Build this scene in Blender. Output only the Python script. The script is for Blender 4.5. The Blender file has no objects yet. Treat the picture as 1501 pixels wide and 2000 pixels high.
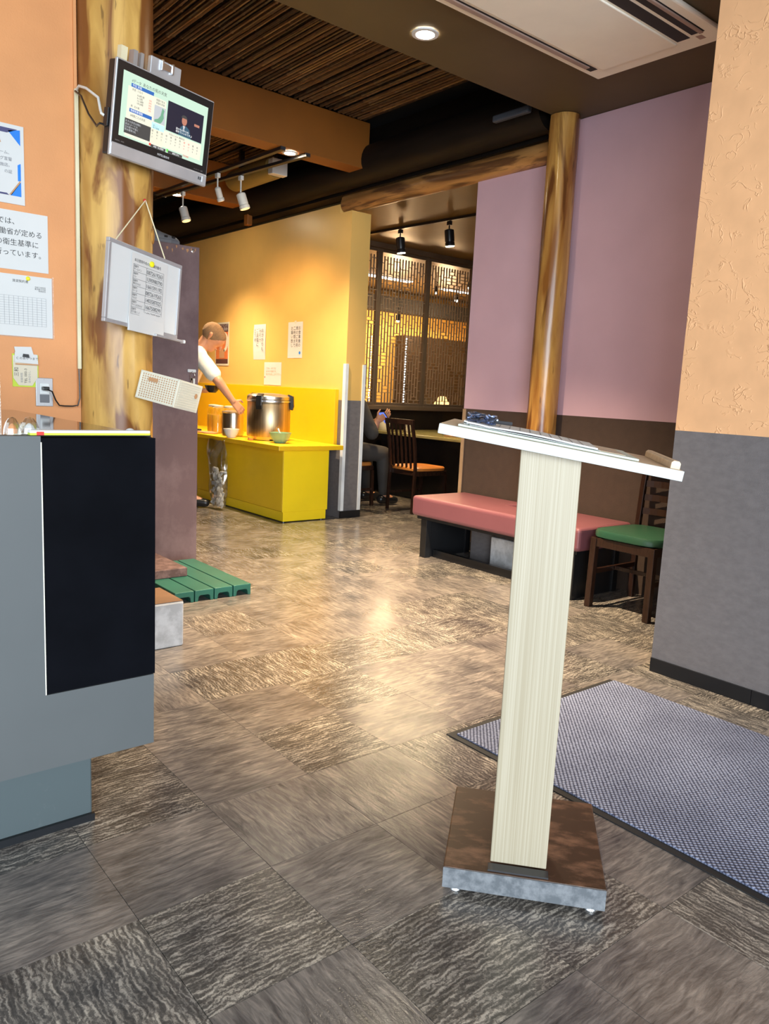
import bpy, bmesh, math, random
from mathutils import Vector, Matrix, noise
from math import pi, sin, cos, radians as rad

S = bpy.context.scene
COL = S.collection

# ------------------------------------------------------------------ camera
CAMH = 1.0675
cam_d = bpy.data.cameras.new('camera')
cam = bpy.data.objects.new('camera', cam_d)
COL.objects.link(cam)
R_ = Vector((0.77266, -0.63312, 0.04812)).normalized()
F_ = Vector((0.63120, 0.75965, -0.15409)).normalized()
R_ = (R_ - F_ * R_.dot(F_)).normalized()
U_ = R_.cross(F_)
cm = Matrix.Identity(4)
for i in range(3):
    cm[i][0], cm[i][1], cm[i][2] = R_[i], U_[i], -F_[i]
cm.translation = Vector((0, 0, CAMH))
cam.matrix_world = cm
cam_d.sensor_fit = 'VERTICAL'
cam_d.sensor_height = 36.0
cam_d.lens = 36.0 * 1512.0 / 2000.0
cam_d.clip_start = 0.02
S.camera = cam

# ------------------------------------------------------------------ world, lights, exposure
S.view_settings.view_transform = 'Standard'
S.view_settings.look = 'None'
S.view_settings.gamma = 1
S.view_settings.use_curve_mapping = False
S.view_settings.exposure = 0.0
w = bpy.data.worlds.new('overcast_sky')
S.world = w
w.use_nodes = True
bg = w.node_tree.nodes['Background']
bg.inputs[0].default_value = (0.80, 0.90, 1.0, 1)
bg.inputs[1].default_value = 0.9


def light(name, kind, loc, target, power, col, size=0.05, size_y=None, angle=60, blend=0.5):
    d = bpy.data.lights.new(name, kind)
    d.energy = power
    d.color = col
    if kind == 'AREA':
        d.shape = 'RECTANGLE'
        d.size = size
        d.size_y = size_y or size
    else:
        d.shadow_soft_size = size
    if kind == 'SPOT':
        d.spot_size = rad(angle)
        d.spot_blend = blend
    o = bpy.data.objects.new(name, d)
    COL.objects.link(o)
    o.location = loc
    v = Vector(target) - Vector(loc)
    o.rotation_euler = v.to_track_quat('-Z', 'Y').to_euler()
    return o


WARM = (1.0, 0.64, 0.33)
WARM2 = (1.0, 0.78, 0.52)
COOL = (0.80, 0.90, 1.0)
light('entrance_daylight', 'AREA', (-2.2, -6.0, 1.7), (1.6, 3, 1.2), 1500, COOL, 9.0, 4.0)
light('side_fill', 'AREA', (-1.7, 0.6, 1.25), (2, 1.6, 1.6), 22, COOL, 2.2, 2.0)  # added fill from the left, brightens the right wall and soffit

# ------------------------------------------------------------------ materials
MATS = {}


def new_mat(name):
    m = bpy.data.materials.new(name)
    m.use_nodes = True
    MATS[name] = m
    return m, m.node_tree, m.node_tree.nodes['Principled BSDF']


def nd(nt, t, **kw):
    n = nt.nodes.new(t)
    for k, v in kw.items():
        if k.startswith('i_'):
            n.inputs[k[2:].replace('_', ' ')].default_value = v
        else:
            setattr(n, k, v)
    return n


def coords(nt, scale=(1, 1, 1), kind='Object', rot=(0, 0, 0)):
    tc = nd(nt, 'ShaderNodeTexCoord')
    mp = nd(nt, 'ShaderNodeMapping')
    mp.inputs['Scale'].default_value = scale
    mp.inputs['Rotation'].default_value = rot
    nt.links.new(tc.outputs[kind], mp.inputs[0])
    return mp.outputs[0]


def ramp(nt, src, stops):
    r = nd(nt, 'ShaderNodeValToRGB')
    e = r.color_ramp.elements
    while len(e) < len(stops):
        e.new(0.5)
    for el, (p, c) in zip(e, stops):
        el.position = p
        el.color = (*c, 1)
    nt.links.new(src, r.inputs[0])
    return r.outputs[0]


def mul(c, k):
    return tuple(min(1.0, x * k) for x in c)


def plain(name, col, rough=0.5, metal=0.0, var=0.12, vscale=6, bump=0.0, bscale=60, scale=(1, 1, 1), spec=0.5):
    m, nt, b = new_mat(name)
    co = coords(nt, scale)
    n = nd(nt, 'ShaderNodeTexNoise', i_Scale=vscale, i_Detail=5.0)
    nt.links.new(co, n.inputs['Vector'])
    c = ramp(nt, n.outputs[0], [(0.3, mul(col, 1 - var)), (0.7, mul(col, 1 + var))])
    nt.links.new(c, b.inputs['Base Color'])
    b.inputs['Roughness'].default_value = rough
    b.inputs['Metallic'].default_value = metal
    b.inputs['Specular IOR Level'].default_value = spec
    if bump:
        n2 = nd(nt, 'ShaderNodeTexNoise', i_Scale=bscale, i_Detail=4.0)
        nt.links.new(co, n2.inputs['Vector'])
        bp = nd(nt, 'ShaderNodeBump', i_Strength=bump, i_Distance=0.01)
        nt.links.new(n2.outputs[0], bp.inputs['Height'])
        nt.links.new(bp.outputs[0], b.inputs['Normal'])
    return m


def emit(name, col, strength):
    m, nt, b = new_mat(name)
    b.inputs['Base Color'].default_value = (*mul(col, 0.3), 1)
    b.inputs['Emission Color'].default_value = (*col, 1)
    b.inputs['Emission Strength'].default_value = strength
    b.inputs['Roughness'].default_value = 0.3
    return m


def clear(name, col=(1, 1, 1), alpha=0.25, rough=0.05):
    """thin clear plastic: mostly see-through, with a glossy film"""
    m, nt, b = new_mat(name)
    tr = nd(nt, 'ShaderNodeBsdfTransparent')
    tr.inputs[0].default_value = (*col, 1)
    gl = nd(nt, 'ShaderNodeBsdfGlossy')
    gl.inputs['Roughness'].default_value = rough
    gl.inputs['Color'].default_value = (1, 1, 1, 1)
    lw = nd(nt, 'ShaderNodeLayerWeight', i_Blend=0.35)
    ma = nd(nt, 'ShaderNodeMath', operation='MULTIPLY_ADD')
    ma.inputs[1].default_value = 0.5
    ma.inputs[2].default_value = alpha * 0.3
    nt.links.new(lw.outputs['Facing'], ma.inputs[0])
    mx = nd(nt, 'ShaderNodeMixShader')
    nt.links.new(ma.outputs[0], mx.inputs[0])
    nt.links.new(tr.outputs[0], mx.inputs[1])
    nt.links.new(gl.outputs[0], mx.inputs[2])
    nt.links.new(mx.outputs[0], nt.nodes['Material Output'].inputs[0])
    return m


def wood(name, c0, c1, c2, rough=0.35, scale=(9, 9, 1.2), patch=True, bump=0.15):
    m, nt, b = new_mat(name)
    co = coords(nt, scale)
    n1 = nd(nt, 'ShaderNodeTexNoise', i_Scale=1.0, i_Detail=6.0, i_Distortion=0.6)
    nt.links.new(co, n1.inputs['Vector'])
    ca = ramp(nt, n1.outputs[0], [(0.35, c0), (0.65, c1)])
    out = ca
    if patch:
        co2 = coords(nt, tuple(s * 0.55 for s in scale))
        n2 = nd(nt, 'ShaderNodeTexNoise', i_Scale=1.0, i_Detail=5.0, i_Distortion=0.9)
        nt.links.new(co2, n2.inputs['Vector'])
        fac = ramp(nt, n2.outputs[0], [(0.49, (0, 0, 0)), (0.55, (1, 1, 1))])
        mx = nd(nt, 'ShaderNodeMix', data_type='RGBA')
        nt.links.new(fac, mx.inputs[0])
        nt.links.new(ca, mx.inputs[6])
        mx.inputs[7].default_value = (*c2, 1)
        # small dark flecks
        n3 = nd(nt, 'ShaderNodeTexNoise', i_Scale=4.0, i_Detail=3.0)
        nt.links.new(co, n3.inputs['Vector'])
        f3 = ramp(nt, n3.outputs[0], [(0.66, (0, 0, 0)), (0.72, (0.6, 0.6, 0.6))])
        m2 = nd(nt, 'ShaderNodeMix', data_type='RGBA')
        nt.links.new(f3, m2.inputs[0])
        nt.links.new(mx.outputs[2], m2.inputs[6])
        m2.inputs[7].default_value = (*mul(c2, 0.35), 1)
        out = m2.outputs[2]
    nt.links.new(out, b.inputs['Base Color'])
    b.inputs['Roughness'].default_value = rough
    if bump:
        bp = nd(nt, 'ShaderNodeBump', i_Strength=bump, i_Distance=0.01)
        nt.links.new(n1.outputs[0], bp.inputs['Height'])
        nt.links.new(bp.outputs[0], b.inputs['Normal'])
    return m


def streaky(name, c0, c1, scale, rough=0.45):
    """veneer with fine straight grain"""
    m, nt, b = new_mat(name)
    co = coords(nt, scale)
    n1 = nd(nt, 'ShaderNodeTexNoise', i_Scale=1.0, i_Detail=3.0)
    nt.links.new(co, n1.inputs['Vector'])
    nt.links.new(ramp(nt, n1.outputs[0], [(0.38, c0), (0.6, c1)]), b.inputs['Base Color'])
    b.inputs['Roughness'].default_value = rough
    return m


def tile_mat():
    m, nt, b = new_mat('slate_tile')
    oi = nd(nt, 'ShaderNodeObjectInfo')
    wv = nd(nt, 'ShaderNodeMath', operation='MULTIPLY')
    wv.inputs[1].default_value = 83.0
    nt.links.new(oi.outputs['Random'], wv.inputs[0])
    tc = nd(nt, 'ShaderNodeTexCoord')
    warp = nd(nt, 'ShaderNodeTexNoise', noise_dimensions='4D', i_Scale=5.0, i_Detail=2.0)
    nt.links.new(tc.outputs['Object'], warp.inputs['Vector'])
    nt.links.new(wv.outputs[0], warp.inputs['W'])
    sc = nd(nt, 'ShaderNodeVectorMath', operation='MULTIPLY_ADD')
    sc.inputs[1].default_value = (0.035, 0.035, 0.0)
    nt.links.new(warp.outputs['Color'], sc.inputs[0])
    nt.links.new(tc.outputs['Object'], sc.inputs[2])
    mp = nd(nt, 'ShaderNodeMapping')
    mp.inputs['Scale'].default_value = (14, 95, 1)
    nt.links.new(sc.outputs[0], mp.inputs[0])
    st = nd(nt, 'ShaderNodeTexNoise', noise_dimensions='4D', i_Scale=1.0, i_Detail=6.0, i_Roughness=0.6, i_Distortion=0.8)
    nt.links.new(mp.outputs[0], st.inputs['Vector'])
    nt.links.new(wv.outputs[0], st.inputs['W'])
    big = nd(nt, 'ShaderNodeTexNoise', noise_dimensions='4D', i_Scale=6.0, i_Detail=4.0)
    nt.links.new(tc.outputs['Object'], big.inputs['Vector'])
    nt.links.new(wv.outputs[0], big.inputs['W'])
    # ripple strength per tile
    r2 = nd(nt, 'ShaderNodeMath', operation='MULTIPLY')
    r2.inputs[1].default_value = 7.31
    nt.links.new(oi.outputs['Random'], r2.inputs[0])
    fr = nd(nt, 'ShaderNodeMath', operation='FRACT')
    nt.links.new(r2.outputs[0], fr.inputs[0])
    off = nd(nt, 'ShaderNodeVectorMath', operation='ADD')
    nt.links.new(sc.outputs[0], off.inputs[0])
    nt.links.new(wv.outputs[0], off.inputs[1])
    wa = nd(nt, 'ShaderNodeTexWave', wave_type='BANDS', bands_direction='Y', i_Scale=27.0, i_Distortion=15.0, i_Detail=5.0)
    wa.inputs['Detail Scale'].default_value = 0.75
    wa.inputs['Detail Roughness'].default_value = 0.75
    nt.links.new(off.outputs[0], wa.inputs['Vector'])
    wm = nd(nt, 'ShaderNodeMath', operation='MULTIPLY_ADD')
    wm.inputs[1].default_value = 0.17
    nt.links.new(wa.outputs['Fac'], wm.inputs[0])
    wh = nd(nt, 'ShaderNodeMath', operation='MULTIPLY')
    wh.inputs[1].default_value = 0.88
    nt.links.new(st.outputs[0], wh.inputs[0])
    nt.links.new(wh.outputs[0], wm.inputs[2])
    ca = ramp(nt, wm.outputs[0], [(0.36, (0.068, 0.063, 0.058)), (0.50, (0.130, 0.119, 0.107)), (0.58, (0.26, 0.238, 0.208)), (0.70, (0.54, 0.495, 0.425))])
    cb = ramp(nt, st.outputs[0], [(0.28, (0.085, 0.077, 0.074)), (0.48, (0.20, 0.18, 0.165)), (0.72, (0.40, 0.355, 0.315))])
    mx = nd(nt, 'ShaderNodeMix', data_type='RGBA')
    nt.links.new(ramp(nt, fr.outputs[0], [(0.45, (0, 0, 0)), (0.55, (1, 1, 1))]), mx.inputs[0])
    nt.links.new(ca, mx.inputs[6])
    nt.links.new(cb, mx.inputs[7])
    tone = ramp(nt, big.outputs[0], [(0.3, (0.5, 0.5, 0.53)), (0.7, (1.25, 1.2, 1.14))])
    m2 = nd(nt, 'ShaderNodeMix', data_type='RGBA', blend_type='MULTIPLY')
    m2.inputs[0].default_value = 1.0
    nt.links.new(mx.outputs[2], m2.inputs[6])
    nt.links.new(tone, m2.inputs[7])
    nt.links.new(m2.outputs[2], b.inputs['Base Color'])
    b.inputs['Roughness'].default_value = 0.18
    b.inputs['Specular IOR Level'].default_value = 0.6
    bp = nd(nt, 'ShaderNodeBump', i_Strength=0.16, i_Distance=0.004)
    nt.links.new(wm.outputs[0], bp.inputs['Height'])
    nt.links.new(bp.outputs[0], b.inputs['Normal'])
    return m


def mat_weave():
    m, nt, b = new_mat('mat_weave')
    co = coords(nt, (1, 1, 1), rot=(0, 0, rad(45)))
    v = nd(nt, 'ShaderNodeTexVoronoi', i_Scale=95.0, i_Randomness=0.12)
    v.voronoi_dimensions = '2D'
    nt.links.new(co, v.inputs['Vector'])
    n = nd(nt, 'ShaderNodeTexNoise', i_Scale=3.0, i_Detail=5.0)
    nt.links.new(co, n.inputs['Vector'])
    c = ramp(nt, v.outputs['Distance'], [(0.20, (0.44, 0.49, 0.66)), (0.52, (0.035, 0.042, 0.085))])
    tone = ramp(nt, n.outputs[0], [(0.3, (0.62, 0.62, 0.66)), (0.65, (1.1, 1.1, 1.1))])
    m2 = nd(nt, 'ShaderNodeMix', data_type='RGBA', blend_type='MULTIPLY')
    m2.inputs[0].default_value = 1.0
    nt.links.new(c, m2.inputs[6])
    nt.links.new(tone, m2.inputs[7])
    nt.links.new(m2.outputs[2], b.inputs['Base Color'])
    b.inputs['Roughness'].default_value = 0.95
    bp = nd(nt, 'ShaderNodeBump', i_Strength=0.7, i_Distance=0.004)
    bp.invert = True
    nt.links.new(v.outputs['Distance'], bp.inputs['Height'])
    nt.links.new(bp.outputs[0], b.inputs['Normal'])
    return m


def embossed(name, col):
    """wallpaper with irregular raised curls"""
    m, nt, b = new_mat(name)
    co = coords(nt)
    n = nd(nt, 'ShaderNodeTexNoise', i_Scale=14.0, i_Detail=2.0, i_Distortion=1.6)
    nt.links.new(co, n.inputs['Vector'])
    line = ramp(nt, n.outputs[0], [(0.47, (0, 0, 0)), (0.50, (1, 1, 1)), (0.53, (0, 0, 0))])
    n2 = nd(nt, 'ShaderNodeTexNoise', i_Scale=9.0, i_Detail=3.0)
    nt.links.new(co, n2.inputs['Vector'])
    gate = ramp(nt, n2.outputs[0], [(0.5, (0, 0, 0)), (0.58, (1, 1, 1))])
    mm = nd(nt, 'ShaderNodeMix', data_type='RGBA', blend_type='MULTIPLY')
    mm.inputs[0].default_value = 1.0
    nt.links.new(line, mm.inputs[6])
    nt.links.new(gate, mm.inputs[7])
    c = ramp(nt, n2.outputs[0], [(0.3, mul(col, 0.92)), (0.7, mul(col, 1.06))])
    nt.links.new(c, b.inputs['Base Color'])
    b.inputs['Roughness'].default_value = 0.75
    bp = nd(nt, 'ShaderNodeBump', i_Strength=0.45, i_Distance=0.006)
    nt.links.new(mm.outputs[2], bp.inputs['Height'])
    nt.links.new(bp.outputs[0], b.inputs['Normal'])
    return m


def worn(name, col, col2, thr=0.6, scale=5, rough=0.4, stretch=(1, 1, 1)):
    m, nt, b = new_mat(name)
    co = coords(nt, stretch)
    n = nd(nt, 'ShaderNodeTexNoise', i_Scale=scale, i_Detail=8.0, i_Roughness=0.65)
    nt.links.new(co, n.inputs['Vector'])
    nt.links.new(ramp(nt, n.outputs[0], [(thr - 0.12, col), (thr + 0.05, col2)]), b.inputs['Base Color'])
    b.inputs['Roughness'].default_value = rough
    return m


def random_tint(name, c0, c1, rough=0.5, scale=(30, 30, 3)):
    m, nt, b = new_mat(name)
    oi = nd(nt, 'ShaderNodeObjectInfo')
    co = coords(nt, scale)
    n = nd(nt, 'ShaderNodeTexNoise', i_Scale=1.0, i_Detail=4.0)
    nt.links.new(co, n.inputs['Vector'])
    ad = nd(nt, 'ShaderNodeMath', operation='MULTIPLY_ADD')
    ad.inputs[1].default_value = 0.55
    nt.links.new(oi.outputs['Random'], ad.inputs[0])
    m5 = nd(nt, 'ShaderNodeMath', operation='MULTIPLY')
    m5.inputs[1].default_value = 0.5
    nt.links.new(n.outputs[0], m5.inputs[0])
    nt.links.new(m5.outputs[0], ad.inputs[2])
    nt.links.new(ramp(nt, ad.outputs[0], [(0.2, c0), (0.75, c1)]), b.inputs['Base Color'])
    b.inputs['Roughness'].default_value = rough
    return m


M = MATS
tile_mat()
mat_weave()
plain('subfloor', (0.012, 0.011, 0.010), 0.8)
embossed('orange_paper', (0.76, 0.42, 0.205))
plain('orange_left', (0.66, 0.285, 0.105), 0.55, var=0.08, vscale=4, bump=0.08, bscale=140)
plain('grey_fabric', (0.145, 0.130, 0.128), 0.8, var=0.10, vscale=30, bump=0.25, bscale=260, scale=(1, 1, 1.8))
plain('lilac', (0.62, 0.40, 0.45), 0.6, var=0.05, vscale=3, bump=0.06, bscale=220)
plain('brown_fabric', (0.064, 0.038, 0.025), 0.8, var=0.08, vscale=20, bump=0.2, bscale=240)
plain('yellow_wall', (0.78, 0.48, 0.14), 0.32, var=0.06, vscale=2.5)
plain('black_base', (0.008, 0.009, 0.011), 0.35)
plain('white_metal', (0.78, 0.80, 0.80), 0.3, 0.0)
plain('alu', (0.72, 0.74, 0.76), 0.28, 1.0, var=0.05)
plain('alu_matt', (0.42, 0.42, 0.43), 0.45, 0.6, var=0.05)
plain('steel', (0.62, 0.56, 0.46), 0.30, 1.0, var=0.05)
plain('steel_vert', (0.46, 0.36, 0.22), 0.38, 1.0, var=0.25, vscale=1.0, scale=(60, 60, 0.5))
plain('soffit', (0.085, 0.058, 0.022), 0.6, var=0.12, vscale=3)
plain('beam_brown', (0.26, 0.085, 0.008), 0.55, var=0.12, vscale=2)
plain('black_wood', (0.007, 0.0045, 0.003), 0.6, spec=0.25, var=0.4, vscale=3, scale=(8, 1, 8))
random_tint('bamboo', (0.004, 0.0025, 0.0015), (0.20, 0.105, 0.042), 0.5)
plain('ceiling_dark', (0.006, 0.005, 0.004), 0.8)
wood('log_gold', (0.34, 0.16, 0.030), (0.72, 0.44, 0.12), (0.20, 0.070, 0.014), rough=0.36, scale=(11, 11, 2.2))
wood('post_gold', (0.26, 0.10, 0.022), (0.58, 0.32, 0.08), (0.14, 0.05, 0.014), rough=0.22, scale=(14, 14, 1.5))
wood('beam_log', (0.30, 0.13, 0.035), (0.50, 0.25, 0.08), (0.13, 0.055, 0.02), rough=0.4, scale=(14, 1.6, 14))
plain('crack', (0.02, 0.010, 0.004), 0.8)
worn('concrete', (0.44, 0.43, 0.42), (0.62, 0.61, 0.60), 0.55, 12, 0.9)
plain('terracotta', (0.20, 0.11, 0.060), 0.8, var=0.2)
worn('stone_brown', (0.10, 0.056, 0.052), (0.19, 0.115, 0.110), 0.55, 25, 0.75)
plain('green_plastic', (0.020, 0.120, 0.088), 0.4, var=0.12)
plain('counter_grey', (0.074, 0.081, 0.082), 0.55, var=0.03)
plain('counter_black', (0.0025, 0.0028, 0.0042), 0.6, var=0.3, spec=0.03)
worn('kick_grey', (0.060, 0.080, 0.084), (0.13, 0.155, 0.155), 0.68, 7, 0.6)
plain('counter_top', (0.012, 0.010, 0.010), 0.06)
plain('off_white', (0.72, 0.71, 0.66), 0.5, var=0.03)
plain('white', (0.66, 0.68, 0.68), 0.45, var=0.02)
plain('paper', (0.62, 0.62, 0.61), 0.7, var=0.02)
plain('paper_cream', (0.64, 0.58, 0.45), 0.7, var=0.04)
plain('ink', (0.018, 0.018, 0.02), 0.7)
plain('ink_grey', (0.25, 0.25, 0.27), 0.7)
plain('ink_red', (0.55, 0.03, 0.02), 0.7)
plain('blue_print', (0.01, 0.20, 0.72), 0.6)
plain('navy_print', (0.06, 0.06, 0.16), 0.6)
plain('tan_print', (0.50, 0.27, 0.13), 0.6)
plain('poster_dark', (0.09, 0.035, 0.03), 0.5)
plain('poster_orange', (0.62, 0.17, 0.05), 0.5)
plain('lime', (0.48, 0.62, 0.03), 0.5)
plain('yellow_plastic', (0.85, 0.80, 0.02), 0.3)
plain('black_plastic', (0.012, 0.012, 0.013), 0.3)
plain('dark_plastic', (0.035, 0.035, 0.038), 0.4)
plain('grey_plastic', (0.13, 0.135, 0.15), 0.5)
plain('silver', (0.52, 0.53, 0.55), 0.35, 0.5)
plain('cream_plastic', (0.72, 0.69, 0.56), 0.45, var=0.04)
plain('conduit', (0.70, 0.63, 0.42), 0.5)
worn('brown_board', (0.125, 0.080, 0.086), (0.19, 0.130, 0.135), 0.58, 3, 0.38, (1, 1, 0.8))
plain('chip_tan', (0.42, 0.22, 0.10), 0.7)
plain('cabinet_yellow', (0.95, 0.67, 0.010), 0.38, var=0.05, vscale=3)
plain('cabinet_gold', (0.80, 0.47, 0.008), 0.38, var=0.05, vscale=3)
plain('cabinet_orange', (0.86, 0.56, 0.010), 0.38, var=0.05, vscale=3)
plain('bench_pink', (0.215, 0.076, 0.088), 0.34, var=0.05, vscale=3, bump=0.03, bscale=200)
plain('seat_green', (0.024, 0.080, 0.045), 0.3, var=0.06)
plain('seat_orange', (0.60, 0.22, 0.045), 0.35, var=0.06)
plain('chair_brown', (0.030, 0.013, 0.008), 0.25, var=0.2, scale=(20, 20, 2))
plain('chair_red', (0.17, 0.05, 0.024), 0.3, var=0.2)
streaky('lectern_wood', (0.32, 0.27, 0.18), (0.395, 0.345, 0.25), (330, 330, 1.0))
plain('lectern_white', (0.46, 0.50, 0.49), 0.35, var=0.02)
streaky('lectern_beige', (0.52, 0.40, 0.27), (0.60, 0.47, 0.33), (4, 60, 60))
worn('base_brown', (0.050, 0.022, 0.010), (0.21, 0.105, 0.060), 0.60, 9, 0.42, (1.0, 2.2, 1))
worn('base_edge', (0.10, 0.11, 0.12), (0.19, 0.20, 0.21), 0.55, 30, 0.5)
plain('clip_green', (0.55, 0.66, 0.56), 0.3)
plain('chain', (0.20, 0.24, 0.36), 0.22, 0.9)
plain('mat_border', (0.012, 0.012, 0.013), 0.7)
plain('skin', (0.60, 0.29, 0.16), 0.5, var=0.06, vscale=20)
plain('hair', (0.25, 0.15, 0.075), 0.9, var=0.2, vscale=120, bump=0.4, bscale=500)
plain('shirt', (0.78, 0.76, 0.66), 0.85, var=0.04, bump=0.1, bscale=40)
plain('trousers', (0.02, 0.02, 0.024), 0.8)
plain('dark_cloth', (0.045, 0.040, 0.036), 0.85, var=0.2)
plain('bowl_green', (0.22, 0.40, 0.24), 0.25)
plain('bowl_black', (0.012, 0.010, 0.010), 0.25)
plain('juice', (0.85, 0.52, 0.05), 0.4)
plain('table_green', (0.40, 0.36, 0.15), 0.12)
plain('dining_ceiling', (0.16, 0.095, 0.030), 0.42, var=0.2, vscale=2)
plain('dining_dark', (0.012, 0.010, 0.009), 0.2)
plain('screen_frame', (0.11, 0.078, 0.055), 0.4, var=0.15)
plain('lattice_wood', (0.24, 0.175, 0.125), 0.5, var=0.15)
plain('gold_wall', (0.78, 0.46, 0.10), 0.6, var=0.06)
plain('partition_brown', (0.030, 0.016, 0.007), 0.5, var=0.2)
plain('ac_white', (0.90, 0.85, 0.73), 0.45, var=0.03)
plain('ac_slot', (0.010, 0.010, 0.010), 0.6)
plain('ac_mauve', (0.34, 0.24, 0.20), 0.5)
plain('olive_panel', (0.23, 0.17, 0.05), 0.4)
plain('blue_sheen', (0.06, 0.07, 0.085), 0.35)  # bluish reflected light put into a plain colour
plain('trim_wood', (0.42, 0.27, 0.15), 0.5)
emit('lamp_glow', (1.0, 0.84, 0.58), 400)
emit('lamp_hot', (1.0, 0.80, 0.46), 1300)
emit('lamp_white', (1.0, 0.93, 0.80), 9)
emit('led_white', (0.9, 0.97, 1.0), 5)
emit('lamp_amber', (1.0, 0.62, 0.22), 2.2)
emit('phone_glow', (0.12, 0.22, 0.9), 1.2)
emit('scr_mint', (0.58, 0.78, 0.62), 0.85)
emit('scr_cream', (0.84, 0.82, 0.66), 0.85)
emit('scr_navy', (0.018, 0.018, 0.035), 1.0)
emit('scr_blue', (0.03, 0.13, 0.42), 1.0)
emit('scr_grey', (0.48, 0.50, 0.52), 1.0)
emit('scr_teal', (0.16, 0.36, 0.23), 1.0)
emit('scr_dark', (0.06, 0.06, 0.06), 1.0)
emit('scr_skin', (0.45, 0.19, 0.13), 1.0)
emit('scr_suit', (0.04, 0.10, 0.15), 1.0)
emit('scr_white', (0.95, 0.95, 0.95), 1.0)
emit('scr_orange', (0.75, 0.22, 0.05), 0.9)
emit('scr_green', (0.15, 0.65, 0.10), 1.0)
emit('scr_red', (0.75, 0.06, 0.04), 1.0)
emit('scr_cyan', (0.50, 0.80, 0.84), 1.0)
clear('film', (0.98, 0.99, 0.99), 0.25, 0.08)
clear('bag_film', (0.93, 0.94, 0.95), 0.75, 0.12)
clear('acrylic', (0.96, 0.98, 0.97), 0.30, 0.03)
clear('glass', (0.97, 0.98, 0.97), 0.5, 0.03)

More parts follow.
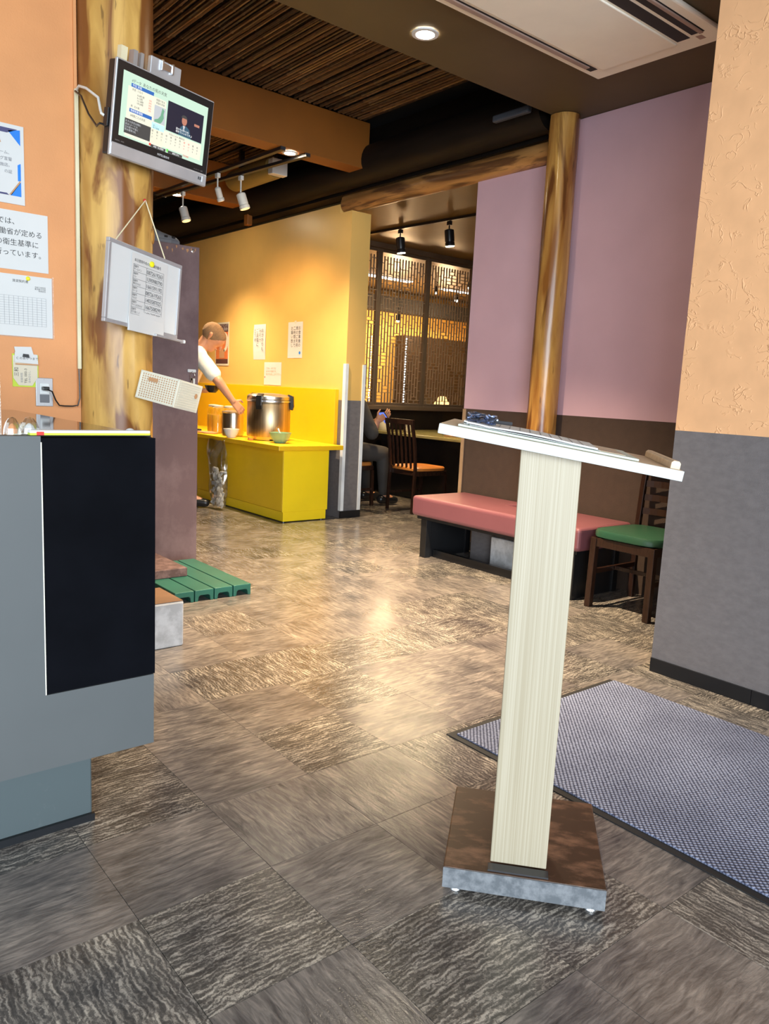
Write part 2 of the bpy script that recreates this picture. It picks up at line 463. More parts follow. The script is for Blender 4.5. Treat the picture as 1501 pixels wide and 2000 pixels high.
# ------------------------------------------------------------------ mesh helpers
class MB:
    def __init__(s):
        s.v, s.f = [], []

    def add(s, vs, fs):
        o = len(s.v)
        s.v += [tuple(v) for v in vs]
        s.f += [tuple(i + o for i in f) for f in fs]
        return s

    def box(s, x0, x1, y0, y1, z0, z1):
        return s.add([(x, y, z) for x in (x0, x1) for y in (y0, y1) for z in (z0, z1)],
                     [(0, 1, 3, 2), (4, 6, 7, 5), (0, 4, 5, 1), (2, 3, 7, 6), (0, 2, 6, 4), (1, 5, 7, 3)])

    def hexa(s, a, b):
        """bottom ring a (4 pts ccw), top ring b"""
        return s.add(list(a) + list(b), [(3, 2, 1, 0), (4, 5, 6, 7)] + [(i, (i + 1) % 4, (i + 1) % 4 + 4, i + 4) for i in range(4)])

    def prism(s, pts, z0, z1, ax='z'):
        """outline pts (2D) extruded along axis: z -> (x,y), y -> (x,z), x -> (y,z)"""
        def P(p, t):
            return {'z': (p[0], p[1], t), 'y': (p[0], t, p[1]), 'x': (t, p[0], p[1])}[ax]
        n = len(pts)
        vs = [P(p, z0) for p in pts] + [P(p, z1) for p in pts]
        return s.add(vs, [tuple(range(n - 1, -1, -1)), tuple(range(n, 2 * n))] + [(i, (i + 1) % n, (i + 1) % n + n, i + n) for i in range(n)])

    def rings(s, rings, cap=True, closed=True):
        n = len(rings[0])
        vs = [p for r in rings for p in r]
        fs = []
        for k in range(len(rings) - 1):
            for i in range(n if closed else n - 1):
                j = (i + 1) % n
                fs.append((k * n + i, k * n + j, (k + 1) * n + j, (k + 1) * n + i))
        if cap:
            fs.append(tuple(range(n - 1, -1, -1)))
            fs.append(tuple((len(rings) - 1) * n + i for i in range(n)))
        return s.add(vs, fs)

    def tube(s, path, r, n=8, cap=True):
        path = [Vector(p) for p in path]
        rs = r if isinstance(r, (list, tuple)) else [r] * len(path)
        rings, u = [], None
        for i, p in enumerate(path):
            t = (path[min(i + 1, len(path) - 1)] - path[max(i - 1, 0)]).normalized()
            if u is None:
                u = t.orthogonal().normalized()
            u = (u - t * u.dot(t)).normalized()
            w_ = t.cross(u)
            rings.append([p + (u * cos(2 * pi * k / n) + w_ * sin(2 * pi * k / n)) * rs[i] for k in range(n)])
        return s.rings(rings, cap)

    def cyl(s, p0, p1, r0, r1=None, n=20):
        return s.tube([p0, p1], [r0, r0 if r1 is None else r1], n)

    def lathe(s, prof, c=(0, 0, 0), n=24, cap=True):
        return s.rings([[(c[0] + r * cos(2 * pi * k / n), c[1] + r * sin(2 * pi * k / n), c[2] + z) for k in range(n)] for r, z in prof], cap)

    def ball(s, c, r, n=14, m=9):
        rx, ry, rz = r if isinstance(r, (tuple, list)) else (r, r, r)
        rg = []
        for j in range(m + 1):
            a = -pi / 2 + pi * min(max(j / m, 0.01), 0.99)
            rg.append([(c[0] + rx * cos(a) * cos(2 * pi * k / n), c[1] + ry * cos(a) * sin(2 * pi * k / n), c[2] + rz * sin(a)) for k in range(n)])
        return s.rings(rg)

    def capsule(s, p0, p1, r0, r1, n=14):
        p0, p1 = Vector(p0), Vector(p1)
        d = p1 - p0
        L = d.length
        d = d / L if L > 1e-6 else Vector((0, 0, 1))
        path, rs = [], []
        for a in (-0.98, -0.8, -0.45, 0):
            path.append(p0 + d * a * r0)
            rs.append(r0 * math.sqrt(max(0.02, 1 - a * a)))
        for a in (0, 0.45, 0.8, 0.98):
            path.append(p1 + d * a * r1)
            rs.append(r1 * math.sqrt(max(0.02, 1 - a * a)))
        if L < 1e-6:
            path.pop(4), rs.pop(4)
        return s.tube(path, rs, n)

    def build(s, name, m, parent=None, smooth=False, bevel=0, seg=2, mtx=None, kind=None, label=None):
        me = bpy.data.meshes.new(name)
        me.from_pydata(s.v, [], s.f)
        bm = bmesh.new()
        bm.from_mesh(me)
        bmesh.ops.recalc_face_normals(bm, faces=bm.faces)
        bm.to_mesh(me)
        bm.free()
        me.materials.append(M[m])
        if smooth:
            me.polygons.foreach_set('use_smooth', [True] * len(me.polygons))
            me.set_sharp_from_angle(angle=rad(40))
        o = bpy.data.objects.new(name, me)
        COL.objects.link(o)
        if parent:
            o.parent = parent
        if mtx is not None:
            o.matrix_local = mtx
        if bevel:
            b = o.modifiers.new('bevel', 'BEVEL')
            b.width = bevel
            b.segments = seg
            b.limit_method = 'ANGLE'
            b.angle_limit = rad(40)
        if kind:
            o['kind'] = kind
        if label:
            o['label'] = label
        return o


def tag(o, label, cat, group=None):
    o['label'] = label
    o['category'] = cat
    if group:
        o['group'] = group
    return o


def thing(name, label, cat, loc=(0, 0, 0), rz=0, group=None, mtx=None):
    o = bpy.data.objects.new(name, None)
    o.empty_display_size = 0.05
    COL.objects.link(o)
    o.matrix_world = mtx if mtx is not None else Matrix.Translation(loc) @ Matrix.Rotation(rz, 4, 'Z')
    return tag(o, label, cat, group)


def copy_tree(o, parent=None):
    c = o.copy()
    COL.objects.link(c)
    if parent:
        c.parent = parent
    for ch in list(o.children):
        copy_tree(ch, c)
    return c


def B(*a):
    return MB().box(*a)


def frame(loc, xdir, ydir=None):
    """matrix with local x along xdir, local z up (or y along ydir)"""
    x = Vector(xdir).normalized()
    z = Vector((0, 0, 1)) if ydir is None else Vector(ydir)
    y = (z.cross(x)).normalized()
    z = x.cross(y)
    m = Matrix.Identity(4)
    for i in range(3):
        m[i][0], m[i][1], m[i][2] = x[i], y[i], z[i]
    m.translation = Vector(loc)
    return m


UP_X = Matrix.Rotation(pi / 2, 4, 'X')          # text plane: faces local -y, reads along +x


def text(s, size, m, parent, mtx, name='printed_text', align='LEFT', line=1.0, depth=0.0):
    cu = bpy.data.curves.new(name, 'FONT')
    cu.body = s
    cu.size = size
    cu.align_x = align
    cu.space_line = line
    cu.resolution_u = 2
    t = bpy.data.objects.new(name, cu)
    COL.objects.link(t)
    bpy.context.view_layer.update()
    me = bpy.data.meshes.new_from_object(t.evaluated_get(bpy.context.evaluated_depsgraph_get()))
    bpy.data.objects.remove(t)
    bpy.data.curves.remove(cu)
    me.name = name
    me.materials.clear()
    me.materials.append(M[m])
    o = bpy.data.objects.new(name, me)
    COL.objects.link(o)
    o.parent = parent
    o.matrix_local = mtx
    return o


def vtext(cols, size, m, parent, x0, y, ztop, dx, dz=None, name='printed_text'):
    """vertical Japanese columns on a local xz sheet, read right to left"""
    dz = dz or size * 1.02
    for i, c in enumerate(cols):
        text('\n'.join(c), size, m, parent, Matrix.Translation((x0 - i * dx, y, ztop)) @ UP_X, name, 'CENTER', dz / size)


def flat(x0, x1, z0, z1, y, t=0.0006):
    return MB().box(x0, x1, y - t, y, z0, z1)


def struct(name, mb, m, **k):
    o = mb.build(name, m, **k)
    o['kind'] = 'structure'
    return o


random.seed(7)

# ------------------------------------------------------------------ floor: slate tiles laid square to the walls
T = 0.3048
floor = struct('floor', B(-2.6, 9.7, -1.6, 10.2, -0.06, -0.006), 'subfloor')
OX, OY = 0.548, 1.671


def proj(p):
    d = Vector(p) - Vector((0, 0, CAMH))
    z = d.dot(F_)
    if z < 0.05:
        return None
    return 750.5 + 1512 * d.dot(R_) / z, 1000 - 1512 * d.dot(U_) / z, z


tm = B(-T / 2 + 0.0006, T / 2 - 0.0006, -T / 2 + 0.0006, T / 2 - 0.0006, -0.006, 0)
tme = None
cand = []
for i in range(-10, 31):
    for j in range(-11, 29):
        cx, cy = OX + (i + .5) * T, OY + (j + .5) * T
        if not (-2.5 < cx < 9.6 and -1.5 < cy < 10.1):
            continue
        q = proj((cx, cy, 0))
        vis = q and -160 < q[0] < 1660 and q[1] < 2260
        if vis and cx > 2.95 and cy < 1.55:
            vis = False
        if vis and cx > 4.2 and cy < 3.4 :
            vis = False
        cand.append((0 if vis else 1, q[2] if q else 99, cx, cy))
cand.sort()
rest = MB()
for k, (vis, z_, cx, cy) in enumerate(cand):
    if vis == 0 and k < 299:
        rot = random.choice((0, 0, 1, 1, 2, 3)) * pi / 2
        if tme is None:
            o = tm.build('floor_tile', 'slate_tile', floor)
            tme = o.data
        else:
            o = bpy.data.objects.new('floor_tile', tme)
            COL.objects.link(o)
            o.parent = floor
        o.matrix_local = Matrix.Translation((cx, cy, 0)) @ Matrix.Rotation(rot, 4, 'Z')
    else:
        h = T / 2 - 0.0006
        rest.box(cx - h, cx + h, cy - h, cy + h, -0.006, 0)
rest.build('distant_tiles', 'slate_tile', floor, kind='stuff')

# ------------------------------------------------------------------ room shell
# right: orange embossed paper over grey fabric wainscot
wr = struct('wall_right', B(2.781, 3.3, -1.6, 1.613, 0, 0.972), 'grey_fabric')
B(2.781, 3.3, -1.6, 1.613, 0.972, 2.68).build('wallpaper', 'orange_paper', wr, label='orange embossed wallpaper above grey wainscot')
struct('baseboard_right', MB().box(2.772, 2.7805, 1.2005, 1.611, 0, 0.056).box(2.772, 2.7805, 0.58, 1.1985, 0, 0.056).box(2.772, 2.7805, -1.5, 0.578, 0, 0.056), 'black_base')
# lilac wall with brown wainscot behind the bench
wl = struct('wall_lilac', MB().prism([(1.615, 0.975), (3.84, 0.975), (3.84, 2.468), (3.12, 2.468), (3.12, 2.68), (1.615, 2.68)], 3.86, 4.02, 'x'), 'lilac')
B(3.86, 4.02, 1.615, 3.84, 0, 0.975).build('wainscot', 'brown_fabric', wl, label='brown wainscot under lilac paint')
B(3.853, 3.8598, 3.815, 3.843, 0.0, 0.972).build('corner_strip', 'trim_wood', wl, label='light wooden corner strip')
struct('baseboard_lilac', B(3.848, 3.8595, 3.30, 3.81, 0, 0.06), 'black_base')
struct('wall_return', B(3.301, 3.86, 1.40, 1.60, 0, 2.68), 'brown_fabric')
# yellow wall, its end forming a pillar with metal corner guards
wy = struct('wall_yellow', MB().box(3.80, 3.99, 5.31, 9.6, 0.978, 2.53).box(3.80, 3.99, 5.15, 5.31, 0.978, 2.462), 'yellow_wall')
B(3.80, 3.99, 5.15, 9.6, 0, 0.978).build('wainscot', 'grey_fabric', wy, label='grey wainscot under yellow paint')
B(3.79, 4.0, 5.14, 5.149, 0.0, 0.06).build('base_strip', 'black_base', wy)
for x0, x1 in ((3.792, 3.822), (3.968, 3.998)):
    g = MB().prism([(x0, 5.141), (x1, 5.141), (x1, 5.1495), (x0, 5.1495)], 0.062, 1.272)
    if x0 < 3.9:
        g.box(3.792, 3.7995, 5.1495, 5.178, 0.062, 1.272)
    else:
        g.box(3.9905, 3.998, 5.1495, 5.178, 0.062, 1.272)
    g.build('corner_guard', 'white_metal', wy, label='silver metal corner guard')
# left orange wall behind the counter
wlf = struct('wall_left', B(-2.3, 1.016, 3.10, 3.22, 0, 2.68), 'orange_left')
B(1.002, 1.012, 3.092, 3.0995, 0.95, 2.66).build('edge_strip', 'orange_left', wlf)
# far shell, mostly out of view
struct('wall_kitchen', B(0.9, 1.0, 3.23, 9.6, 0, 3.05), 'brown_fabric')
struct('wall_far', B(0.9, 4.0, 9.62, 9.74, 0, 3.05), 'yellow_wall')
struct('wall_dining_back', B(4.0, 9.7, 9.46, 9.6, 0, 2.579), 'gold_wall')
struct('wall_dining_side', B(9.5, 9.6, 2.0, 9.45, 0, 2.579), 'gold_wall')
struct('wall_dining_front', B(4.03, 9.6, 1.9, 2.0, 0, 2.579), 'brown_fabric')

# ceilings
struct('ceiling', B(-2.3, 4.02, -1.6, 3.118, 2.682, 2.80), 'soffit')
cb = struct('ceiling_bamboo', B(0.9, 4.0, 3.118, 9.7, 3.058, 3.10), 'ceiling_dark')
struct('ceiling_dining', B(4.021, 9.7, 1.9, 10.0, 2.58, 2.70), 'dining_ceiling')
struct('trim_soffit', B(0.9, 4.0, 3.090, 3.117, 2.801, 3.09), 'black_wood')
# bamboo poles: one mesh per length, knuckles every 30 cm, laid side by side
def pole_mesh(L, seed):
    rr = random.Random(seed)
    prof, z = [], 0.0
    nxt = rr.uniform(0.1, 0.3)
    while z < L:
        e = min(nxt, L)
        prof += [(0.0106, z), (0.0098, (z + e) / 2), (0.0108, e - 0.004)]
        if e < L:
            prof += [(0.0136, e)]
        z = e + 0.004
        nxt = z + rr.uniform(0.22, 0.36)
    return MB().rings([[(r * cos(2 * pi * k / 6), zz, r * sin(2 * pi * k / 6)) for k in range(6)] for r, zz in prof])


bays = [(3.13, 4.865, 98), (5.065, 6.69, 96)]
for b, (y0, y1, nmax) in enumerate(bays):
    ms = []
    for sdd in range(5):
        o = pole_mesh(y1 - y0, 10 * b + sdd).build('bamboo_pole', 'bamboo', cb, smooth=True)
        ms.append(o.data)
        COL.objects.unlink(o)
        bpy.data.objects.remove(o)
    x, k = 1.02, 0
    while x < 3.68 and k < nmax:
        o = bpy.data.objects.new('bamboo_pole', ms[random.randrange(5)])
        COL.objects.link(o)
        o.parent = cb
        a = random.gauss(0, 0.0035)
        o.matrix_local = Matrix.Translation((x, y0, 3.036 + random.uniform(-0.007, 0.006))) @ Matrix.Rotation(a, 4, 'Z') @ Matrix.Rotation(random.uniform(0, 6), 4, 'Y')
        x += random.uniform(0.0255, 0.033)
        k += 1
far_p = MB()
for k in range(60):
    xx = 1.05 + k * 0.044
    far_p.cyl((xx, 6.91, 3.036), (xx + random.gauss(0, 0.01), 9.55, 3.036), 0.012, n=6)
far_p.build('distant_bamboo', 'bamboo', cb, kind='stuff')

# box beams with recessed downlights, dark header and logs
def downlight(loc, label, power, r=0.045, angle=95):
    t = thing('downlight', label, 'light', loc, group='recessed downlights')
    MB().lathe([(r * 0.82, -0.001), (r * 0.86, -0.006), (r * 1.22, -0.005), (r * 1.25, 0.0)], n=28, cap=False).build('trim_ring', 'white', t, smooth=True)
    MB().lathe([(r * 0.84, -0.0035), (r * 0.84, -0.0015)], n=24).build('lamp_lens', 'lamp_glow', t)
    x, y, z = loc
    light('downlight_beam', 'SPOT', (x, y, z - 0.012), (x, y, 0), power, WARM2, 0.03, angle=angle, blend=0.8)


for name, y0, y1 in (('ceiling_beam', 4.88, 5.05), ('ceiling_beam', 6.705, 6.89)):
    o = B(1.0, 3.735, y0, y1, 2.70, 3.03).build(name, 'beam_brown', bevel=0.004)
    tag(o, 'brown box beam nearer the television, spanning below the bamboo ceiling' if y0 < 5 else 'brown box beam farther back, over the yellow counter area', 'beam', 'brown box beams')
downlight((2.50, 2.885, 2.681), 'lit round downlight in the dark soffit beside the air conditioner', 900, 0.05, 88)
downlight((3.097, 4.965, 2.699), 'lit round downlight under the nearer brown box beam', 380, 0.045)
downlight((3.084, 6.797, 2.699), 'lit round downlight under the farther brown box beam', 330, 0.045)
struct('trim_header', MB().box(3.86, 3.98, 3.125, 9.6, 2.62, 3.05), 'black_wood')


def log(name, m, path, rad_, label, cat, crack=None, n=36, amp=0.03):
    """a debarked trunk: wavering radius, optional long drying crack"""
    path = [Vector(p) for p in path]
    d = (path[-1] - path[0])
    L = d.length
    d.normalize()
    u = Vector((1, 0, 0)) if abs(d.x) < 0.5 else Vector((0, 0, 1))
    u = (u - d * u.dot(d)).normalized()
    w_ = d.cross(u)
    K = max(10, int(L / 0.06))
    rg = []
    for i in range(K + 1):
        t = i / K
        c = path[0] + d * L * t
        ring = []
        for k in range(n):
            a = 2 * pi * k / n
            r = rad_[0] + (rad_[1] - rad_[0]) * t
            r *= 1 + amp * (noise.noise(Vector((cos(a) * 1.3 + rad_[0] * 99, sin(a) * 1.3, t * L * 2.2)))) + amp * 0.4 * noise.noise(Vector((cos(a) * 4, sin(a) * 4, t * L * 7)))
            if crack is not None:
                da = abs((a - crack - 0.02 * sin(t * 9) + pi) % (2 * pi) - pi)
                if da < pi / n:
                    r *= 0.955
            ring.append(c + (u * cos(a) + w_ * sin(a)) * r)
        rg.append(ring)
    o = MB().rings(rg).build(name, m, smooth=True)
    return tag(o, label, cat)


log('log_beam', 'black_wood', [(3.80, 3.20, 2.765), (3.80, 9.5, 2.765)], (0.135, 0.135), 'thick black-stained log beam above the yellow wall', 'beam', n=24)
log('log_beam', 'beam_log', [(3.862, 3.19, 2.535), (3.862, 5.30, 2.535)], (0.066, 0.07), 'natural brown log beam from pillar top to golden post', 'beam', crack=3.6, n=28, amp=0.06)
o = B(3.75, 3.80, 6.72, 6.79, 2.545, 2.69).build('strut', 'beam_brown', bevel=0.004)
tag(o, 'short brown wooden strut between yellow wall and black log', 'strut')
o = B(3.60, 3.64, 3.22, 3.50, 2.70, 2.74).build('sheen_strip', 'blue_sheen', bevel=0.01)  # added strip, stands in for light reflected off the black log
tag(o, 'grey-blue strip painted as sheen on the black log near the golden post', 'sheen')

# log pillars standing on concrete footings
p = log('log_pillar', 'log_gold', [(1.154, 3.092, 0.19), (1.154, 3.092, 2.679)], (0.1385, 0.136), 'thick golden log pillar carrying the television and the whiteboard', 'pillar', crack=-1.52, n=56, amp=0.02)
# a knot
kn = MB().lathe([(0.022, 0), (0.018, 0.006), (0.008, 0.009), (0.004, 0.004)], n=14).build('knot', 'post_gold', p, smooth=True)
kn.matrix_local = Matrix.Translation((1.268, 3.02, 1.62)) @ Matrix.Rotation(rad(-32), 4, 'Z') @ Matrix.Rotation(rad(90), 4, 'Y') @ Matrix.Scale(1.6, 4, (1, 0, 0))
log('log_post', 'post_gold', [(3.766, 3.075, 0.193), (3.766, 3.075, 2.679)], (0.0915, 0.0865), 'slim golden log post against the lilac wall behind the bench', 'pillar', crack=-2.9, n=36, amp=0.03)
o = B(0.96, 1.335, 2.85, 3.089, 0, 0.188).build('footing_block', 'concrete', bevel=0.008)
tag(o, 'pale concrete footing block under the thick golden pillar', 'block')
B(0.963, 1.332, 2.853, 3.087, 0.188, 0.1895).build('top_stain', 'terracotta', o, label='brown stained top')
o = B(3.60, 3.855, 2.90, 3.27, 0, 0.192).build('footing_block', 'concrete', bevel=0.008)
tag(o, 'pale concrete footing block under the bench below the golden post', 'block')

# ------------------------------------------------------------------ ceiling air conditioner
ac = thing('air_conditioner', 'cream ceiling cassette air conditioner set in the dark soffit', 'air conditioner', (2.7, 2.257, 2.682))
def ACB(x0, x1, y0, y1, z0, z1):
    return B(x0 - 2.7, x1 - 2.7, y0 - 2.257, y1 - 2.257, z0 - 2.682, z1 - 2.682)
ACB(1.95, 3.41, 1.917, 2.597, 2.658, 2.681).build('housing', 'ac_white', ac, bevel=0.008)
ACB(2.06, 3.315, 2.11, 2.50, 2.650, 2.658).build('intake_panel', 'ac_white', ac, bevel=0.004)
ACB(2.06, 3.30, 2.522, 2.562, 2.6565, 2.6585).build('air_slot', 'ac_slot', ac)
ACB(2.06, 3.25, 2.528, 2.556, 2.650, 2.6565).build('louver', 'ac_mauve', ac, bevel=0.003)
ACB(2.06, 3.30, 2.040, 2.100, 2.6565, 2.6585).build('air_slot', 'ac_slot', ac)
ACB(2.06, 3.28, 1.962, 2.022, 2.6565, 2.6585).build('air_slot', 'ac_slot', ac)
ACB(2.06, 3.28, 1.966, 1.984, 2.649, 2.6565).build('louver', 'ac_mauve', ac, bevel=0.003)
ACB(3.305, 3.345, 1.99, 2.018, 2.6572, 2.6585).build('maker_plate', 'ac_mauve', ac, label='small brown maker plate')

# ------------------------------------------------------------------ track rails and spotlights
def rail(p0, p1, label):
    p0, p1 = Vector(p0), Vector(p1)
    t = thing('track_rail', label, 'light rail', group='ceiling light rails', mtx=frame(p0, p1 - p0))
    L = (p1 - p0).length
    B(0, L, -0.017, 0.017, 0, 0.022).build('rail_body', 'black_plastic', t, bevel=0.002)
    for a_ in (-0.012, L):
        B(a_, a_ + 0.012, -0.019, 0.019, -0.001, 0.023).build('end_cap', 'dark_plastic', t)


rail((2.985, 4.885, 2.676), (2.93, 6.88, 2.676), 'black light rail left of its twin, under the brown beams')
rail((3.19, 4.885, 2.676), (3.00, 6.88, 2.676), 'black light rail nearer the yellow wall, under the brown beams')
rail((4.89, 4.3, 2.557), (4.78, 6.45, 2.557), 'black light rail on the glossy dining room ceiling')


def spot(loc, aim, label, m, power, r=0.03, L=0.10, drop=0.10, flare=1.2, lampm='lamp_amber', ang=115):
    """small track spotlight: adapter, stem, can, lens ring, lens"""
    t = thing('track_spotlight', label, 'spotlight', loc, group='track spotlights')
    MB().box(-0.014, 0.014, -0.022, 0.022, -0.035, 0).build('adapter', m, t, bevel=0.004)
    MB().cyl((0, 0, -0.035), (0, 0, -drop), 0.006, n=10).build('stem', m, t)
    d = (Vector(aim) - (Vector(loc) + Vector((0, 0, -drop)))).normalized()
    R = frame((0, 0, -drop), d.orthogonal(), d)
    MB().lathe([(r * 0.55, -0.008), (r * 0.95, 0), (r, 0.01), (r, L * 0.72), (r * 0.9, L * 0.74), (r * flare, L * 0.8), (r * flare, L)], n=24).build('can', m, t, smooth=True, mtx=R)
    MB().lathe([(r * flare * 0.86, L - 0.001), (r * flare * 0.86, L + 0.002)], n=20).build('lens', lampm, t, mtx=R)
    p = Vector(loc) + Vector((0, 0, -drop)) + d * (L + 0.012)
    light('spotlight_beam', 'SPOT', p, aim, power, WARM, 0.02, angle=ang, blend=1.0)


spot((2.955, 5.778, 2.674), (3.75, 6.1, 0.9), 'small white track spotlight on the left black rail', 'off_white', 42, 0.024, 0.095, 0.11)
spot((3.115, 5.70, 2.674), (3.6, 5.45, 0.9), 'white can spotlight on the rail nearer the yellow wall', 'off_white', 34, 0.037, 0.115, 0.135, 1.1)
spot((3.03, 6.56, 2.674), (3.35, 6.15, 0.9), 'tilted gold-lit track spotlight above the grey clog', 'off_white', 42, 0.036, 0.115, 0.13, 1.1)
for x_, y_, la in ((4.815, 5.76, 'black dining spotlight nearer the yellow pillar'), (4.847, 5.14, 'black dining spotlight nearer the lilac wall')):
    spot((x_, y_, 2.555), (x_ + 0.25, y_ - 0.05, 0.66), la, 'black_plastic', 60, 0.042, 0.135, 0.075, 1.0, 'lamp_hot', 80)

# rounded ceiling unit beyond the rails
u = thing('ceiling_unit', 'olive rounded ceiling unit with pale end box beyond the rails', 'appliance', (3.40, 5.50, 2.79))
pr = [(0.10 * cos(a), 0.085 * sin(a)) for a in [2 * pi * k / 28 for k in range(28)]]
MB().rings([[(x * s, y, z * s) for x, z in pr] for y, s in ((0.16, 0.94), (0.19, 1.0), (0.78, 1.0), (0.83, 0.94), (0.86, 0.7))]).build('shell', 'olive_panel', u, smooth=True)
B(-0.07, 0.07, 0.09, 0.16, -0.07, 0.05).build('end_box', 'off_white', u, bevel=0.006, label='pale end box')
for y_ in (0.10, 0.70):
    B(-0.02, 0.02, y_, y_ + 0.03, 0.05, 0.275).build('bracket', 'black_plastic', u)

# ------------------------------------------------------------------ reception counter
ct = thing('reception_counter', 'grey reception counter with a black inset panel and recessed base', 'counter', (0.0, 1.6, 0.0))
MB().prism([(-1.6, 0.25), (0.678, 0.25), (0.678, 0.4135), (0.446, 0.4135), (0.446, 0.948), (-1.6, 0.948)], 0.0, 0.03, 'y').build('front_panel', 'counter_grey', ct)
B(0.4475, 0.681, 0.0015, 0.03, 0.4148, 0.944).build('inset_panel', 'counter_black', ct, label='black inset panel')
B(0.4455, 0.4475, -0.0012, 0.02, 0.4145, 0.936).build('panel_edge_strip', 'cream_plastic', ct)
B(-1.6, 0.675, 0.031, 0.09, 0.26, 0.935).build('carcass', 'counter_grey', ct)
B(-1.6, 0.683, 0.0315, 1.15, 0.936, 0.9485).build('counter_top', 'counter_top', ct, label='glossy black counter top')
B(-1.6, 0.599, 0.182, 1.10, 0, 0.258).build('plinth', 'kick_grey', ct, bevel=0.004, label='scuffed recessed grey base')
B(-1.6, 0.602, 0.172, 0.181, 0, 0.018).build('floor_seal', 'black_base', ct)
B(-1.6, 0.59, 1.13, 1.15, 0.258, 0.935).build('back_panel', 'counter_grey', ct)

# things on the counter
o = thing('menu_strip', 'long white and green laminated strip lying along the counter edge', 'menu', (0.43, 1.612, 0.949))
B(0, 0.243, 0.0, 0.022, 0, 0.0045).build('lower_sheet', 'lime', o)
B(0, 0.243, 0.0, 0.024, 0.0045, 0.0095).build('upper_sheet', 'white', o)
B(0.012, 0.026, -0.0006, 0.0, 0.0, 0.007).build('red_tab', 'ink_red', o, label='red end tab')
def dome(x, y, r, h, label):
    t = thing('glass_dome', label, 'ornament', (x, y, 0.949), group='faceted glass domes on the counter')
    MB().lathe([(r, 0), (r, 0.004), (r * 0.93, h * 0.35), (r * 0.72, h * 0.68), (r * 0.4, h * 0.92), (r * 0.08, h)], n=11).build('shell', 'glass', t)
    MB().lathe([(r * 0.55, 0.002), (r * 0.6, 0.008), (r * 0.35, h * 0.5), (r * 0.1, h * 0.62)], n=9).build('core', 'orange_left' if x < 0.41 else 'paper', t)
dome(0.403, 1.633, 0.0165, 0.034, 'clear faceted glass dome at left on the counter, orange inside')
dome(0.4385, 1.648, 0.0205, 0.034, 'clear faceted glass dome at right on the counter, pale inside')
o = thing('desk_device', 'white boxy desk device at the frame edge on the counter', 'device', (0.40, 1.80, 0.949))
B(-0.10, 0.012, 0, 0.10, 0, 0.020).build('lower_case', 'white', o, bevel=0.003)
B(-0.10, 0.016, 0, 0.10, 0.0225, 0.040).build('upper_case', 'white', o, bevel=0.003)
MB().hexa([(-0.09, .01, .04), (-0.005, .01, .04), (-0.005, .09, .04), (-0.09, .09, .04)], [(-0.09, .03, .075), (-0.018, .03, .07), (-0.018, .09, .07), (-0.09, .09, .075)]).build('screen_hood', 'dark_plastic', o)
o = MB().ball((0.648, 1.66, 0.9545), (0.010, 0.008, 0.0065)).build('tissue_lump', 'paper', smooth=True)
tag(o, 'small crumpled white tissue on the counter near the pillar', 'tissue')
ac_ = thing('acrylic_screen', 'clear acrylic splash screen standing on the counter at the frame edge', 'screen', (0.0, 1.72, 0.949))
B(-0.9, 0.404, 0, 0.004, 0.0, 1.3).build('sheet', 'acrylic', ac_)
B(0.20, 0.24, -0.03, 0.034, 0.0, 0.008).build('foot', 'acrylic', ac_)

# ------------------------------------------------------------------ papers on the left wall (local x right, z up, faces -y)
YW = 3.0995
s1 = thing('certificate', 'white certificate with blue and tan corners, topmost on left wall', 'certificate', (0.826, YW, 1.662))
MB().box(-0.30, 0, -0.004, 0, 0, 0.266).build('sheet', 'paper', s1)
def tri(*pts):
    return MB().prism(pts, -0.0052, -0.0041, 'y')
tri((-0.012, 0.20), (-0.012, 0.252), (-0.052, 0.244)).build('corner_print', 'blue_print', s1)
tri((-0.055, 0.236), (-0.02, 0.252), (-0.29, 0.252), (-0.29, 0.236)).build('corner_print', 'navy_print', s1)
tri((-0.075, 0.20), (-0.085, 0.235), (-0.29, 0.235), (-0.29, 0.20)).build('corner_print', 'tan_print', s1)
tri((-0.012, 0.028), (-0.012, 0.078), (-0.048, 0.028)).build('corner_print', 'blue_print', s1)
tri((-0.012, 0.082), (-0.012, 0.140), (-0.022, 0.134), (-0.022, 0.080)).build('corner_print', 'blue_print', s1)
tri((-0.052, 0.030), (-0.044, 0.030), (-0.014, 0.074), (-0.014, 0.084)).build('corner_print', 'tan_print', s1)
tri((-0.29, 0.028), (-0.052, 0.028), (-0.060, 0.034), (-0.29, 0.034)).build('corner_print', 'navy_print', s1)
text('ーム、\nング宣誓\n実施店。\nの証', 0.0135, 'ink_grey', s1, Matrix.Translation((-0.040, -0.0056, 0.165)) @ UP_X, align='RIGHT', line=1.55)
s2 = thing('hygiene_notice', 'white notice with large black Japanese lines on the left wall', 'notice', (0.903, YW, 1.436))
MB().box(-0.40, 0, -0.0022, 0, 0, 0.204).build('sheet', 'paper', s2)
for i, (t_, xo) in enumerate((('当店では、', -0.098), ('厚生労働省が定める', -0.019), ('飲食店の衛生基準に', -0.032), ('従い営業を行っています。', -0.010))):
    text(t_, 0.0245, 'ink', s2, Matrix.Translation((xo, -0.0026, 0.158 - i * 0.036)) @ UP_X, align='RIGHT')
s3 = thing('form_sleeve', 'clear plastic sleeve holding a ruled paper form on left wall', 'form', (0.914, YW, 1.202))
MB().box(-0.34, 0, -0.002, 0, 0, 0.218).build('sheet', 'paper', s3)
gl = MB()
for k in range(13):
    gl.box(-0.30, -0.022, -0.0028, -0.0021, 0.040 + k * 0.0085, 0.0406 + k * 0.0085)
for k in range(12):
    gl.box(-0.022 - k * 0.016, -0.0214 - k * 0.016, -0.0028, -0.0021, 0.04, 0.142)
gl.build('ruled_grid', 'ink_grey', s3, kind='stuff')
text('賃貸契約書', 0.011, 'ink', s3, Matrix.Translation((-0.082, -0.0026, 0.192)) @ UP_X, align='RIGHT')
